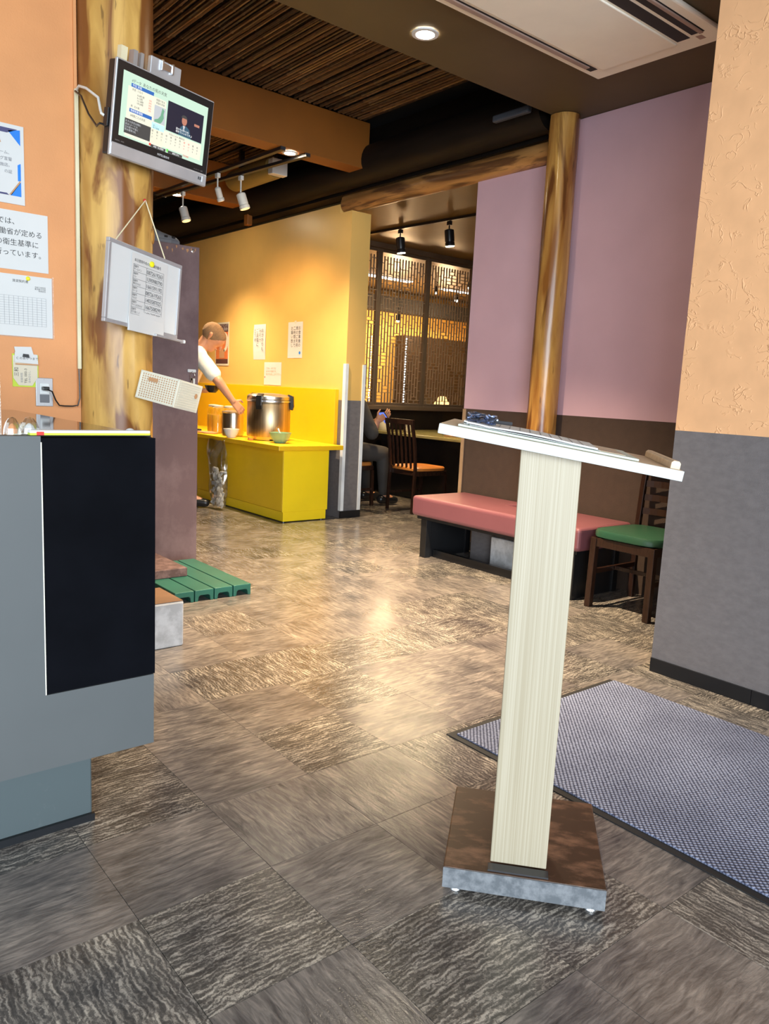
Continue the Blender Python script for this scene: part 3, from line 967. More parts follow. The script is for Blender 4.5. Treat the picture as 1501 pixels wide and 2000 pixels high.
text('令和三年四月\n東京都千代田\n有限会社', 0.0065, 'ink', s3, Matrix.Translation((-0.022, -0.0026, 0.178)) @ UP_X, align='RIGHT')
MB().lathe([(0.008, 0), (0.006, 0.004), (0.003, 0.006)], n=12).build('thumbtack', 'yellow_plastic', s3, mtx=Matrix.Translation((-0.083, -0.003, 0.208)) @ Matrix.Rotation(pi / 2, 4, 'X'))
MB().box(-0.345, 0.004, -0.0034, -0.0005, -0.004, 0.0).box(0.0002, 0.005, -0.0034, -0.0005, 0.0, 0.222).build('sleeve_edge', 'film', s3)
s4 = thing('clip_card', 'lime and cream notepad card with black binder clip on the wall', 'card', (0.815, YW, 1.02))
B(-0.045, 0.045, -0.003, 0, -0.001, 0.118).build('backing', 'lime', s4)
MB().prism([(-0.043, 0.03), (-0.025, 0.004), (0.022, 0.004), (0.041, 0.034), (0.041, 0.112), (-0.043, 0.112)], -0.0062, -0.0031, 'y').build('cream_card', 'paper_cream', s4)
MB().prism([(-0.039, 0.088), (0.043, 0.083), (0.041, 0.118), (-0.037, 0.124)], -0.0105, -0.0064, 'y').build('top_slip', 'paper', s4)
MB().prism([(-0.033, 0.118), (0.029, 0.116), (0.021, 0.146), (-0.038, 0.143)], -0.0060, -0.0031, 'y').build('tilted_slip', 'paper', s4)
B(-0.036, 0.043, -0.0125, -0.0105, 0.079, 0.084).build('torn_edge', 'tan_print', s4)
MB().prism([(-0.012, 0.108), (0.012, 0.106), (0.009, 0.118), (-0.009, 0.119)], -0.016, -0.0106, 'y').build('binder_clip', 'black_plastic', s4)
text('三和', 0.017, 'ink', s4, Matrix.Translation((-0.026, -0.0066, 0.036)) @ UP_X @ Matrix.Rotation(pi / 2, 4, 'Z'))
text('TEL 000-3', 0.013, 'ink', s4, Matrix.Translation((0.004, -0.0066, 0.012)) @ UP_X @ Matrix.Rotation(pi / 2, 4, 'Z'))
text('営業時間', 0.009, 'ink_grey', s4, Matrix.Translation((-0.011, -0.0066, 0.014)) @ UP_X @ Matrix.Rotation(pi / 2, 4, 'Z'))
text('定休日なし', 0.009, 'ink_grey', s4, Matrix.Translation((0.016, -0.0066, 0.014)) @ UP_X @ Matrix.Rotation(pi / 2, 4, 'Z'))
text('C のあやつまで', 0.011, 'ink', s4, Matrix.Translation((-0.033, -0.0109, 0.099)) @ UP_X)
ol = thing('wall_outlet', 'silver double wall outlet with a black plug in it', 'outlet', (0.880, YW, 0.943))
B(-0.031, 0.031, -0.005, 0, 0.006, 0.112).build('plate', 'alu_matt', ol, bevel=0.002)
B(-0.017, 0.017, -0.0075, -0.0052, 0.052, 0.092).build('socket', 'white', ol, bevel=0.002)
B(-0.017, 0.017, -0.0075, -0.0052, 0.020, 0.050).build('socket', 'grey_plastic', ol, bevel=0.002)
B(-0.012, 0.012, -0.030, -0.0078, 0.066, 0.080).build('plug', 'black_plastic', ol, bevel=0.003)
for z_ in (0.012, 0.105):
    MB().cyl((0, -0.0065, z_), (0, -0.005, z_), 0.0025, n=8).build('screw', 'alu_matt', ol)
o = MB().tube([(0.884, 3.065, 1.012), (0.897, 3.058, 1.006), (0.910, 3.062, 0.975), (0.925, 3.068, 0.955), (0.943, 3.072, 0.953), (0.975, 3.072, 0.953), (0.995, 3.072, 0.957), (1.0035, 3.074, 0.985), (1.0045, 3.078, 1.04), (1.003, 3.079, 1.094)], 0.0028, 8).build('power_cord', 'black_plastic', smooth=True)
tag(o, 'black power cord looping from outlet plug up to the conduit', 'cord')
o = B(1.000, 1.0135, 3.078, 3.0915, 1.095, 2.10).build('cable_conduit', 'conduit', bevel=0.002)
tag(o, 'cream vertical cable conduit on the left wall beside the pillar', 'conduit')

# ------------------------------------------------------------------ television on the pillar
TVM = frame((1.034, 2.833, 1.8333), (0.9576, 0.2878, -0.0129), (0.0504, -0.1231, 0.9911)) @ Matrix.Scale(0.8697, 4)
tv = thing('television', 'flat television with black bezel, hung on the log pillar', 'television', mtx=TVM)
W, H = 0.513, 0.36
MB().box(0.002, W - 0.002, 0.012, 0.052, 0.004, H - 0.004).build('rear_case', 'black_plastic', tv, bevel=0.006)
MB().box(0, W, 0.0, 0.014, 0, H).build('rim', 'silver', tv, bevel=0.004)
B(0.006, W - 0.006, -0.0022, 0.0, 0.052, H - 0.006).build('bezel', 'black_plastic', tv)
B(0.003, W - 0.003, -0.004, 0.0, 0.003, 0.049).build('speaker_bar', 'silver', tv, bevel=0.003)
sx0, sx1, sz0, sz1 = 0.034, W - 0.034, 0.083, H - 0.036
SW, SH = sx1 - sx0, sz1 - sz0
B(sx0, sx1, -0.003, -0.0022, sz0, sz1).build('screen', 'scr_mint', tv, label='lit screen with a weather page')
def SQ(u0, u1, v0, v1, m, lay=1, name='screen_graphic'):
    """u from left, v from top, both 0..1"""
    return B(sx0 + u0 * SW, sx0 + u1 * SW, -0.0030 - 0.0004 * lay, -0.0030 - 0.0004 * (lay - 1), sz1 - v1 * SH, sz1 - v0 * SH).build(name, m, tv)
def ST(u, v, s, size, m, lay=3, align='LEFT', line=1.0):
    return text(s, size * SH, m, tv, Matrix.Translation((sx0 + u * SW, -0.0030 - 0.0004 * lay, sz1 - v * SH)) @ UP_X, 'screen_text', align, line)
SQ(0.06, 0.49, 0.20, 0.97, 'scr_cream')
SQ(0.30, 0.96, 0.66, 0.93, 'scr_cream', 1)
SQ(0.09, 0.34, 0.145, 0.20, 'scr_blue', 2)
SQ(0.09, 0.34, 0.53, 0.585, 'scr_blue', 2)
SQ(0.36, 0.49, 0.32, 0.59, 'scr_grey', 2)
SQ(0.345, 0.49, 0.60, 0.70, 'scr_cyan', 2)
SQ(0.05, 0.34, 0.70, 0.93, 'scr_dark', 2)
SQ(0.51, 0.955, 0.165, 0.64, 'scr_navy', 2)
SQ(0.355, 0.53, 0.955, 1.0, 'scr_dark', 2)
SQ(0.335, 0.355, 0.945, 0.985, 'scr_red', 2)
SQ(0.56, 0.735, 0.955, 1.0, 'scr_dark', 2)
SQ(0.54, 0.56, 0.94, 0.985, 'scr_green', 3)
def SP(pts, m, lay):
    return MB().prism([(sx0 + a * SW, sz1 - b * SH) for a, b in pts], -0.0030 - 0.0004 * lay, -0.0030 - 0.0004 * (lay - 1), 'y').build('screen_graphic', m, tv)
SP([(0.45, 0.33), (0.475, 0.36), (0.468, 0.42), (0.475, 0.48), (0.46, 0.54), (0.44, 0.585), (0.37, 0.585), (0.37, 0.55), (0.41, 0.52), (0.435, 0.46)], 'scr_teal', 3)
SP([(0.72 + 0.032 * cos(a), 0.385 + 0.075 * sin(a)) for a in [2 * pi * k / 14 for k in range(14)]], 'scr_skin', 4)
SP([(0.715 + 0.036 * cos(a), 0.345 + 0.05 * sin(a)) for a in [pi + pi * k / 9 for k in range(10)]], 'scr_dark', 5)
SP([(0.66, 0.64), (0.68, 0.50), (0.71, 0.465), (0.75, 0.46), (0.79, 0.50), (0.82, 0.64)], 'scr_suit', 3)
SP([(0.705, 0.465), (0.735, 0.465), (0.72, 0.56)], 'scr_grey', 4)
SQ(0.845, 0.91, 0.36, 0.40, 'scr_skin', 3)
ST(0.625, 0.565, '誰かもわからぬ\n相手でいいのですよ', 0.042, 'scr_white', 6, line=1.05)
ST(0.09, 0.125, 'dデータ', 0.055, 'scr_dark')
ST(0.21, 0.125, 'あなたの街の天気', 0.064, 'scr_dark')
ST(0.10, 0.188, '今日 天気', 0.045, 'scr_white', 3)
ST(0.10, 0.572, '地域気象情報', 0.042, 'scr_white', 3)
ST(0.10, 0.25, '天気  くもり', 0.04, 'scr_dark')
ST(0.16, 0.31, '0-6時 晴\n6-12時\n12-18時\n18-24時', 0.040, 'scr_dark', line=1.0)
ST(0.29, 0.31, '10%\n20%\n30%\n20%\n10%', 0.036, 'scr_red', line=1.1)
ST(0.10, 0.50, '風   北の風', 0.036, 'scr_dark')
ST(0.10, 0.65, '3時間ごとの天気', 0.042, 'scr_dark')
ST(0.055, 0.755, 'あすの天気は晴れ\n波は1メートル\n北の風やや強く\n降水確率10%', 0.040, 'scr_grey', line=1.1)
ST(0.37, 0.25, '地図で見る\n全国の天気', 0.038, 'scr_dark', line=1.2)
ST(0.36, 0.66, '詳しく\n見る画面', 0.034, 'scr_dark', line=1.0)
for k in range(11):
    ST(0.36 + k * 0.055, 0.75, ('晴', '曇', '雨', '晴')[k % 4] + '\n%d' % (9 + k) + '\n%d' % (3 + k % 4), 0.036, 'scr_red' if k in (7, 8) else 'scr_dark', align='CENTER', line=1.35)
ST(0.55, 0.70, '今日のこよみ  週間天気', 0.034, 'scr_dark')
ST(0.445, 0.99, '地域・生活情報', 0.032, 'scr_white', 4, 'CENTER')
ST(0.655, 0.99, '番組に戻る', 0.032, 'scr_white', 4, 'CENTER')
ST(0.74, 0.96, '花粉情報', 0.034, 'scr_red')
text('MITSUBISHI', 0.0125, 'white', tv, Matrix.Translation((0.262, -0.0026, 0.060)) @ UP_X, 'brand_lettering', 'CENTER')
text('DIGITAL   HDMI', 0.006, 'alu_matt', tv, Matrix.Translation((0.02, -0.0026, 0.060)) @ UP_X, 'small_lettering')
text('オンタイマー  電源', 0.006, 'alu_matt', tv, Matrix.Translation((W - 0.08, -0.0026, 0.058)) @ UP_X, 'small_lettering')
for k in range(2):
    B(W - 0.052 + k * 0.010, W - 0.047 + k * 0.010, -0.006, -0.004, 0.022, 0.034).build('button', 'dark_plastic', tv)
B(W - 0.030, W - 0.027, -0.007, -0.004, 0.016, 0.040).build('button', 'white', tv)
B(-0.007, 0.0018, 0.02, 0.046, 0.105, 0.175).build('side_socket_box', 'black_plastic', tv, bevel=0.002)
MB().box(0.20, 0.36, 0.053, 0.075, 0.24, 0.44).build('mount_plate', 'silver', tv, bevel=0.003, label='pale metal mounting plate above the screen')
MB().box(0.055, 0.085, 0.053, 0.078, 0.10, 0.425).build('mount_batten', 'conduit', tv, label='pale wooden mounting batten')
MB().box(0.115, 0.135, 0.053, 0.085, 0.22, 0.43).box(0.15, 0.165, 0.053, 0.085, 0.22, 0.43).build('mount_rail', 'alu_matt', tv)
MB().box(0.25, 0.31, 0.045, 0.052, 0.405, 0.43).box(0.25, 0.256, 0.04, 0.052, 0.40, 0.44).box(0.304, 0.31, 0.04, 0.052, 0.40, 0.44).build('catch', 'alu', tv)
o = MB().tube([(1.006, 3.074, 2.095), (1.005, 3.045, 2.10), (1.012, 2.99, 2.08), (1.022, 2.90, 2.03), (1.020, 2.875, 1.985), (1.0175, 2.858, 1.968), (1.026, 2.852, 1.962)], 0.0048, 8).build('antenna_cable', 'off_white', smooth=True)
tag(o, 'white aerial cable bowing from conduit top to the television side', 'cable')
o = MB().tube([(1.000, 3.072, 2.088), (1.003, 3.02, 2.06), (1.012, 2.97, 1.99), (1.016, 2.90, 1.935), (1.012, 2.875, 1.935), (1.0135, 2.862, 1.936), (1.024, 2.856, 1.934)], 0.0036, 8).build('signal_cable', 'black_plastic', smooth=True)
tag(o, 'black cable sagging from conduit top to the television', 'cable')

# ------------------------------------------------------------------ whiteboard hung on the pillar
WBM = frame((1.0073, 2.8191, 1.2649), (0.857, 0.5112, -0.0644), (0.0712, 0.0064, 0.9974)) @ Matrix.Diagonal((0.9179, 0.95, 0.9848, 1))
wb = thing('whiteboard', 'small grey framed whiteboard hanging by a string on the pillar', 'whiteboard', mtx=WBM)
WW, WH = 0.478, 0.297
B(0.004, WW - 0.004, 0.002, 0.012, 0.004, WH - 0.004).build('board', 'white', wb)
fr = MB().box(0, WW, -0.003, 0.014, 0, 0.014).box(0, WW, -0.003, 0.014, WH - 0.014, WH).box(0, 0.014, -0.003, 0.014, 0.014, WH - 0.014).box(WW - 0.014, WW, -0.003, 0.014, 0.014, WH - 0.014)
fr.build('frame', 'silver', wb, bevel=0.002)
MB().box(0.30, WW + 0.022, -0.022, -0.0035, -0.012, -0.002).build('pen_tray', 'silver', wb, bevel=0.002)
B(WW + 0.022, WW + 0.034, -0.024, -0.002, -0.014, 0.0).build('tray_end_cap', 'white', wb, bevel=0.003)
# sheet taped on the board, bottom edge curling out
n_ = 10
rg = []
for k in range(n_ + 1):
    t_ = k / n_
    z_ = 0.276 - t_ * 0.287
    rg.append([(0.140, -0.0012 - 0.010 * max(0, t_ - 0.8) * 5, z_), (0.375 - 0.012 * max(0, t_ - 0.7) * 3, -0.0012 - 0.012 * max(0, t_ - 0.75) * 4, z_), (0.375 - 0.012 * max(0, t_ - 0.7) * 3, -0.0002, z_), (0.140, -0.0002, z_)])
MB().rings(rg).build('number_sheet', 'paper', wb)
text('本日使用牛肉の個体識別番号', 0.0135, 'ink', wb, Matrix.Translation((0.155, -0.0018, 0.247)) @ UP_X)
rows = [('国産牛\nサーロイン', '0872619263'), ('国産牛\nヒレ', '1390980790'), ('国産牛\n骨付カルビ', '1661591192'), ('国産牛\nロース', '0872619263'), ('国産牛\nカルビ', '1403587025'), ('国産牛\nサイコロカルビ', '1667508299'), ('国産牛\n切り落とし等', '1406385085')]
gl = MB()
for i, (a_, b_) in enumerate(rows):
    zt = 0.236 - i * 0.0262
    gl.box(0.152, 0.352, -0.0019, -0.0013, zt, zt + 0.0008)
    text(a_, 0.0098, 'ink', wb, Matrix.Translation((0.155, -0.0019, zt - 0.0105)) @ UP_X, line=1.08)
    text(b_, 0.0215, 'ink', wb, Matrix.Translation((0.238, -0.0019, zt - 0.0215)) @ UP_X @ Matrix.Shear('XZ', 4, (0, 0)), 'handwritten_number')
gl.box(0.152, 0.352, -0.0019, -0.0013, 0.236 - 7 * 0.0262, 0.2368 - 7 * 0.0262)
for x_ in (0.152, 0.236, 0.352):
    gl.box(x_, x_ + 0.0008, -0.0019, -0.0013, 0.236 - 7 * 0.0262, 0.236)
gl.build('ruled_table', 'ink', wb)
MB().lathe([(0.0105, 0), (0.0115, 0.004), (0.0095, 0.009), (0.004, 0.011)], n=18).build('magnet', 'yellow_plastic', wb, smooth=True, mtx=Matrix.Translation((0.262, -0.002, 0.256)) @ Matrix.Rotation(pi / 2, 4, 'X'), label='round yellow magnet')
MB().tube([(0.038, -0.001, WH), (0.2411, 0.030, 0.490), (0.352, -0.001, WH)], 0.0026, 6).build('hanging_string', 'conduit', wb)
MB().lathe([(0.006, 0), (0.006, 0.006), (0.003, 0.008)], n=10).build('push_pin', 'ink_red', wb, mtx=Matrix.Translation((0.2411, 0.036, 0.490)) @ Matrix.Rotation(pi / 2, 4, 'X'), label='red push pin')

# ------------------------------------------------------------------ basket hung askew on the pillar
bk = thing('plastic_basket', 'cream perforated plastic basket hung askew on the pillar', 'basket',
           mtx=frame((1.167, 2.934, 0.9984), (0.5118, -0.8405, -0.1778), (0.2113, -0.0774, 0.9744)))
# local: x along the front, y depth away, z up; front face 0.155 x 0.11
bw, bd, bh = 0.172, 0.164, 0.1085
g = MB()
NX, NZ = 15, 11
px, pz = (bw - 0.012) / NX, (bh - 0.014) / NZ
for i in range(NX + 1):
    g.box(0.006 + i * px - 0.0022, 0.006 + i * px + 0.0022, 0, 0.002, 0.004, bh - 0.004)
for j in range(NZ + 1):
    g.box(0.004, bw - 0.004, 0.0002, 0.0022, 0.007 + j * pz - 0.0020, 0.007 + j * pz + 0.0020)
g.build('perforated_front', 'cream_plastic', bk)
B(0.0, bw, 0.0024, 0.0032, 0.0, bh).build('front_backing', 'tan_print', bk)
MB().box(-0.002, 0.006, -0.002, 0.006, 0, bh).box(bw - 0.006, bw + 0.002, -0.002, 0.006, 0, bh).box(0, bw, -0.002, 0.005, bh - 0.006, bh).box(0, bw, -0.002, 0.005, 0, 0.006).build('front_rim', 'cream_plastic', bk, bevel=0.0015)
sd = MB().box(bw - 0.001, bw + 0.001, 0.004, bd, 0.0, bh)
for j in range(11):
    sd.box(bw + 0.001, bw + 0.003, 0.012, bd - 0.008, 0.010 + j * 0.009, 0.0135 + j * 0.009)
sd.build('ribbed_side', 'cream_plastic', bk)
MB().box(0, 0.002, 0.004, bd, 0, bh).box(0, bw, bd - 0.002, bd, 0, bh).box(0.0, bw, 0.004, bd, 0.0, 0.002).build('basket_body', 'cream_plastic', bk)
B(-0.012, -0.0005, 0.07, 0.10, bh - 0.03, bh - 0.012).build('wall_hook', 'alu', bk)
B(0.040, 0.082, -0.0035, -0.0022, bh - 0.034, bh - 0.020).build('label_slot', 'tan_print', bk, label='brown label slot')
MB().lathe([(0.010, 0), (0.010, 0.001)], n=18).build('round_sticker', 'tan_print', bk, mtx=Matrix.Translation((bw + 0.003, bd - 0.035, bh * 0.58)) @ Matrix.Rotation(pi / 2, 4, 'Y'), label='round tan sticker')

# ------------------------------------------------------------------ tall brown cupboard end, clog on top, duckboard
cp = thing('tall_cupboard', 'tall brown cupboard end panel standing behind the log pillar', 'cupboard', (1.55, 4.2, 0.0))
B(0.0, 0.492, 0.0, 0.42, 0.0, 1.815).build('carcass', 'brown_board', cp, bevel=0.002)
for x_ in (0.20, 0.452):
    MB().lathe([(0.010, 0), (0.010, 0.002), (0.006, 0.004)], n=12).build('screw_cap', 'alu', cp, mtx=Matrix.Translation((x_, -0.0005, 1.79)) @ Matrix.Rotation(pi / 2, 4, 'X'))
random.seed(3)
ch = MB()
for k in range(7):
    x_ = 0.29 + k * 0.028 + random.uniform(0, .012)
    w_ = random.uniform(.006, .016)
    z_ = random.uniform(1.785, 1.806)
    ch.prism([(x_, z_), (x_ + w_, z_ + 0.004), (x_ + w_ * 1.2, z_ - 0.006), (x_ + w_ * 0.5, z_ - random.uniform(.008, .022)), (x_ + w_ * 0.2, z_ - 0.006)], -0.0008, -0.0001, 'y')
ch.build('chipped_paint', 'chip_tan', cp, label='chipped tan patches')
o = thing('adhesive_hook', 'white adhesive hook on the tall brown cupboard', 'hook', (2.0, 4.1995, 1.12))
B(-0.026, 0.026, -0.008, 0, 0.0, 0.018).build('hook_plate', 'white', o, bevel=0.004)
MB().tube([(0, -0.008, 0.004), (0, -0.016, 0.0), (0, -0.018, 0.006)], 0.003, 6).build('hook_prong', 'white', o)
o = thing('key_ring', 'key ring hanging from the white adhesive hook', 'keys', (2.0, 4.186, 1.07))
MB().tube([(0.014 * cos(a), 0, 0.033 + 0.017 * sin(a)) for a in [2 * pi * k / 16 for k in range(17)]], 0.0015, 6).build('ring', 'steel', o)
MB().box(-0.010, -0.002, -0.003, 0.0, -0.022, 0.018).box(-0.013, 0.001, -0.003, 0.0, 0.004, 0.02).build('key', 'steel', o)
MB().box(0.002, 0.013, -0.006, -0.0035, -0.030, 0.016).build('key_tag', 'off_white', o)
def clog(mtx, m):
    t = thing('rubber_clog', 'dark grey rubber clog lying on top of the tall brown cupboard', 'shoe', mtx=mtx)
    MB().prism([(0, -0.035), (0.08, -0.040), (0.19, -0.048), (0.25, -0.035), (0.262, 0), (0.25, 0.035), (0.19, 0.048), (0.08, 0.040), (0, 0.035), (-0.012, 0)], 0, 0.028).build('sole', m, t, bevel=0.006)
    rg = []
    for x_, w_, h in ((0.075, 0.038, 0.088), (0.11, 0.043, 0.080), (0.15, 0.046, 0.066), (0.20, 0.047, 0.055), (0.235, 0.04, 0.048), (0.255, 0.02, 0.036)):
        rg.append([(x_, w_ * cos(a), 0.026 + (h - 0.026) * sin(a)) for a in [pi * k / 12 for k in range(13)]])
    MB().rings(rg, cap=True, closed=False).build('upper', m, t, smooth=True)
    for x_ in (0.16, 0.205):
        B(x_ - 0.008, x_ + 0.008, -0.0505, -0.036, 0.034, 0.044).build('vent_hole', 'black_plastic', t)
    MB().tube([(0.085, -0.042, 0.05), (0.03, -0.042, 0.085), (0.0, -0.025, 0.105), (-0.008, 0, 0.11), (0.0, 0.025, 0.105), (0.03, 0.042, 0.085), (0.085, 0.042, 0.05)], 0.009, 6).build('heel_strap', m, t)
clog(frame((1.70, 4.28, 1.8155), (1, 0.06, 0)), 'grey_plastic')
db = thing('duckboard', 'green plastic duckboard step on the floor before the brown cupboard', 'duckboard', (1.55, 3.41, 0.0))
for k in range(4):
    x_ = k * 0.105
    w_ = 0.099
    MB().prism([(x_, 0), (x_ + 0.016, 0), (x_ + 0.020, 0.024), (x_ + 0.028, 0.030), (x_ + w_ - 0.028, 0.030), (x_ + w_ - 0.020, 0.024), (x_ + w_ - 0.016, 0), (x_ + w_, 0), (x_ + w_, 0.057), (x_, 0.057)], 0.0, 0.66, 'y').build('plank', 'green_plastic', db, bevel=0.003)
MB().box(0.0, 0.414, 0.12, 0.15, 0.031, 0.05).box(0.0, 0.414, 0.5, 0.53, 0.031, 0.05).build('cross_rib', 'green_plastic', db)
o = B(1.40, 1.75, 3.70, 4.185, 0.0575, 0.104).build('threshold_stone', 'stone_brown', bevel=0.004)
tag(o, 'worn purplish brown threshold slab lying on the green duckboard', 'slab')

# ------------------------------------------------------------------ yellow counter unit
cu = thing('serving_cabinet', 'long yellow serving cabinet along the yellow wall', 'cabinet', (3.23, 5.145, 0.0))
B(0.012, 0.42, 0.012, 3.6, 0.085, 0.574).build('carcass', 'cabinet_orange', cu)
B(0.0, 0.43, 0.0, 0.011, 0.084, 0.575).build('end_panel', 'cabinet_yellow', cu, bevel=0.0015)
for k in range(3):
    B(0.0, 0.0115, 0.0125 + k * 1.1, 0.0125 + k * 1.1 + 1.096, 0.088, 0.574).build('front_panel', 'cabinet_orange', cu, bevel=0.002)
B(0.010, 0.42, 0.006, 3.6, 0.008, 0.083).build('plinth', 'cabinet_yellow', cu, bevel=0.001)
for x_, y_ in ((0.03, 0.03), (0.39, 0.03), (0.03, 3.5), (0.39, 3.5)):
    MB().cyl((x_, y_, 0), (x_, y_, 0.008), 0.015, n=10).build('foot', 'black_plastic', cu)
o = B(3.15, 3.762, 5.09, 8.75, 0.576, 0.612).build('worktop', 'cabinet_gold', bevel=0.003)
tag(o, 'continuous yellow worktop over the serving cabinet', 'worktop')
o = B(3.763, 3.799, 5.235, 8.75, 0.576, 1.062).build('backsplash', 'cabinet_gold', bevel=0.002)
tag(o, 'upright yellow backsplash board behind the rice warmer', 'backsplash')

rc = thing('rice_warmer', 'large steel cylindrical rice warmer with black latches on yellow worktop', 'rice cooker', (3.43, 5.72, 0.6125))
MB().lathe([(0.150, 0), (0.165, 0.004), (0.172, 0.03), (0.160, 0.036)], n=40).build('base_ring', 'steel', rc, smooth=True)
MB().lathe([(0.178, 0.030), (0.181, 0.036), (0.181, 0.318), (0.178, 0.322)], n=48).build('body', 'steel_vert', rc, smooth=True)
MB().lathe([(0.181, 0.317), (0.187, 0.320), (0.187, 0.333), (0.181, 0.336)], n=48).build('body_band', 'alu', rc, smooth=True)
MB().lathe([(0.183, 0.337), (0.185, 0.345), (0.183, 0.364), (0.168, 0.378), (0.10, 0.388), (0.04, 0.391)], n=48).build('lid', 'steel', rc, smooth=True)
for a in (rad(-145), rad(-40), rad(110)):
    m_ = Matrix.Rotation(a, 4, 'Z')
    MB().prism([(0.178, 0.262), (0.202, 0.255), (0.212, 0.29), (0.206, 0.372), (0.165, 0.388), (0.150, 0.376), (0.182, 0.355)], -0.026, 0.026, 'y').build('latch', 'black_plastic', rc, bevel=0.004, mtx=m_)
B(-0.012, 0.012, -0.003, 0.001, 0, 0.030).build('control_label', 'white', rc, mtx=Matrix.Rotation(rad(-142), 4, 'Z') @ Matrix.Translation((0.182, 0, 0.265)) @ Matrix.Rotation(rad(90), 4, 'Z'))
for a in (rad(-200), rad(-110), rad(-20), rad(70)):
    MB().box(0.13, 0.17, -0.02, 0.02, -0.0002, 0.012).build('foot', 'black_plastic', rc, mtx=Matrix.Rotation(a, 4, 'Z'))


def bowl(name, loc, r, h, m, label, sq=False):
    t = thing(name, label, 'bowl', loc)
    n = 4 if sq else 28
    def sh(rr, zz):
        if not sq:
            return [(rr * cos(2 * pi * k / n), rr * sin(2 * pi * k / n), zz) for k in range(n)]
        pts = []
        for k in range(24):
            a = 2 * pi * k / 24
            e = 1 / (abs(cos(a)) ** 4 + abs(sin(a)) ** 4) ** 0.25
            pts.append((rr * e * cos(a), rr * e * sin(a), zz))
        return pts
    MB().rings([sh(r * 0.45, 0), sh(r * 0.5, 0.004), sh(r * 0.80, h * 0.45), sh(r, h), sh(r * 0.96, h), sh(r * 0.74, h * 0.5), sh(r * 0.45, 0.012)]).build('shell', m, t, smooth=True)
    return t


gb = bowl('square_bowl', (3.335, 5.375, 0.6125), 0.080, 0.085, 'bowl_green', 'square pale green bowl on worktop corner before the rice warmer', True)
gb.rotation_euler[2] = rad(30)
o = MB().tube([(3.365, 5.40, 0.645), (3.352, 5.41, 0.69), (3.342, 5.425, 0.726)], [0.012, 0.006, 0.008], 8).build('rice_paddle', 'white', smooth=True)
tag(o, 'white rice paddle handle standing in the green bowl', 'paddle')
bowl('white_bowl', (3.20, 5.945, 0.6125), 0.068, 0.075, 'off_white', 'white bowl on the worktop edge above the plastic bag')
pt = thing('steel_pot', 'shiny steel pot with clear cover between rice warmer and drink jars', 'pot', (3.33, 6.16, 0.6125))
MB().lathe([(0.082, 0), (0.092, 0.006), (0.092, 0.20), (0.098, 0.205), (0.096, 0.212), (0.06, 0.224), (0.01, 0.228)], n=36).build('body', 'steel', pt, smooth=True)
MB().lathe([(0.102, 0.002), (0.104, 0.20)], n=30, cap=False).build('clear_sleeve', 'film', pt)
for k, (x_, y_, la) in enumerate(((3.40, 6.36, 'clear jar of yellow drink beside the steel pot'), (3.36, 6.50, 'second clear jar of yellow drink from the steel pot'), (3.40, 6.66, 'third clear jar of yellow drink from the steel pot'))):
    j = thing('drink_jar', la, 'jar', (x_, y_, 0.6125), group='drink jars on the worktop')
    MB().lathe([(0.052, 0), (0.060, 0.006), (0.060, 0.215), (0.045, 0.235)], n=28, cap=False).build('glass_wall', 'film', j, smooth=True)
    MB().lathe([(0.0545, 0.004), (0.0565, 0.008), (0.0565, 0.165)], n=24).build('drink', 'juice', j, smooth=True)
    MB().lathe([(0.047, 0.234), (0.049, 0.237), (0.049, 0.252), (0.02, 0.256)], n=24).build('lid', 'cream_plastic', j, smooth=True)
o = MB().prism([(3.19, 6.42), (3.25, 6.36), (3.30, 6.38), (3.31, 6.55), (3.24, 6.62), (3.18, 6.58)], 0.6125, 0.626).build('serving_tray', 'tan_print', bevel=0.004)
tag(o, 'small tan tray on the worktop before the drink jars', 'tray')
o = MB().prism([(3.17, 6.64), (3.27, 6.64), (3.27, 6.90), (3.17, 6.90)], 0.6125, 0.640).build('dark_tray', 'dark_plastic', bevel=0.004)
tag(o, 'dark tray at the far left of the worktop', 'tray')
o = B(3.215, 3.255, 5.665, 5.69, 0.6125, 0.625).build('sponge_block', 'poster_orange', bevel=0.003)
tag(o, 'small red-orange block under the edge of the rice warmer', 'sponge')
# bag of crumpled plastic gloves hanging from the worktop edge
pb = thing('plastic_bag', 'clear plastic bag of crumpled waste hanging from the worktop edge', 'bag', (3.085, 5.93, 0.0))
rg = []
random.seed(11)
for k in range(15):
    t_ = k / 14
    z_ = 0.03 + 0.56 * t_
    wd = 0.085 + 0.06 * sin(min(1, t_ * 3) * pi / 2) + 0.10 * max(0, t_ - 0.55) * (1 - max(0, t_ - 0.85) * 6.2)
    off = 0.09 * t_ ** 1.5
    ring = []
    for i in range(22):
        a = 2 * pi * i / 22
        r = 1 + 0.20 * noise.noise(Vector((cos(a) * 2.2, sin(a) * 2.2, z_ * 9)))
        ring.append((0.043 * cos(a) * r * (0.45 if t_ > .8 else 1), wd * sin(a) * r + off * 0.7, z_ + 0.02 * noise.noise(Vector((a, z_ * 4, 3)))))
    rg.append(ring)
MB().rings(rg, cap=False).build('bag_film', 'bag_film', pb, smooth=True)
cw = MB()
for k in range(60):
    z_ = 0.045 + 0.30 * (k / 60) ** 1.1
    q = Vector((random.uniform(-.018, .018), random.uniform(-.075, .075) + 0.10 * (z_ - 0.05), z_))
    n0 = len(cw.v)
    cw.ball(q, (random.uniform(.008, .018), random.uniform(.012, .034), random.uniform(.008, .028)), 7, 5)
    for i_ in range(n0, len(cw.v)):
        v_ = Vector(cw.v[i_])
        cw.v[i_] = tuple(q + (v_ - q) * (1 + 0.9 * noise.noise(v_ * 60)))
cw.build('crumpled_waste', 'off_white', pb, kind='stuff')
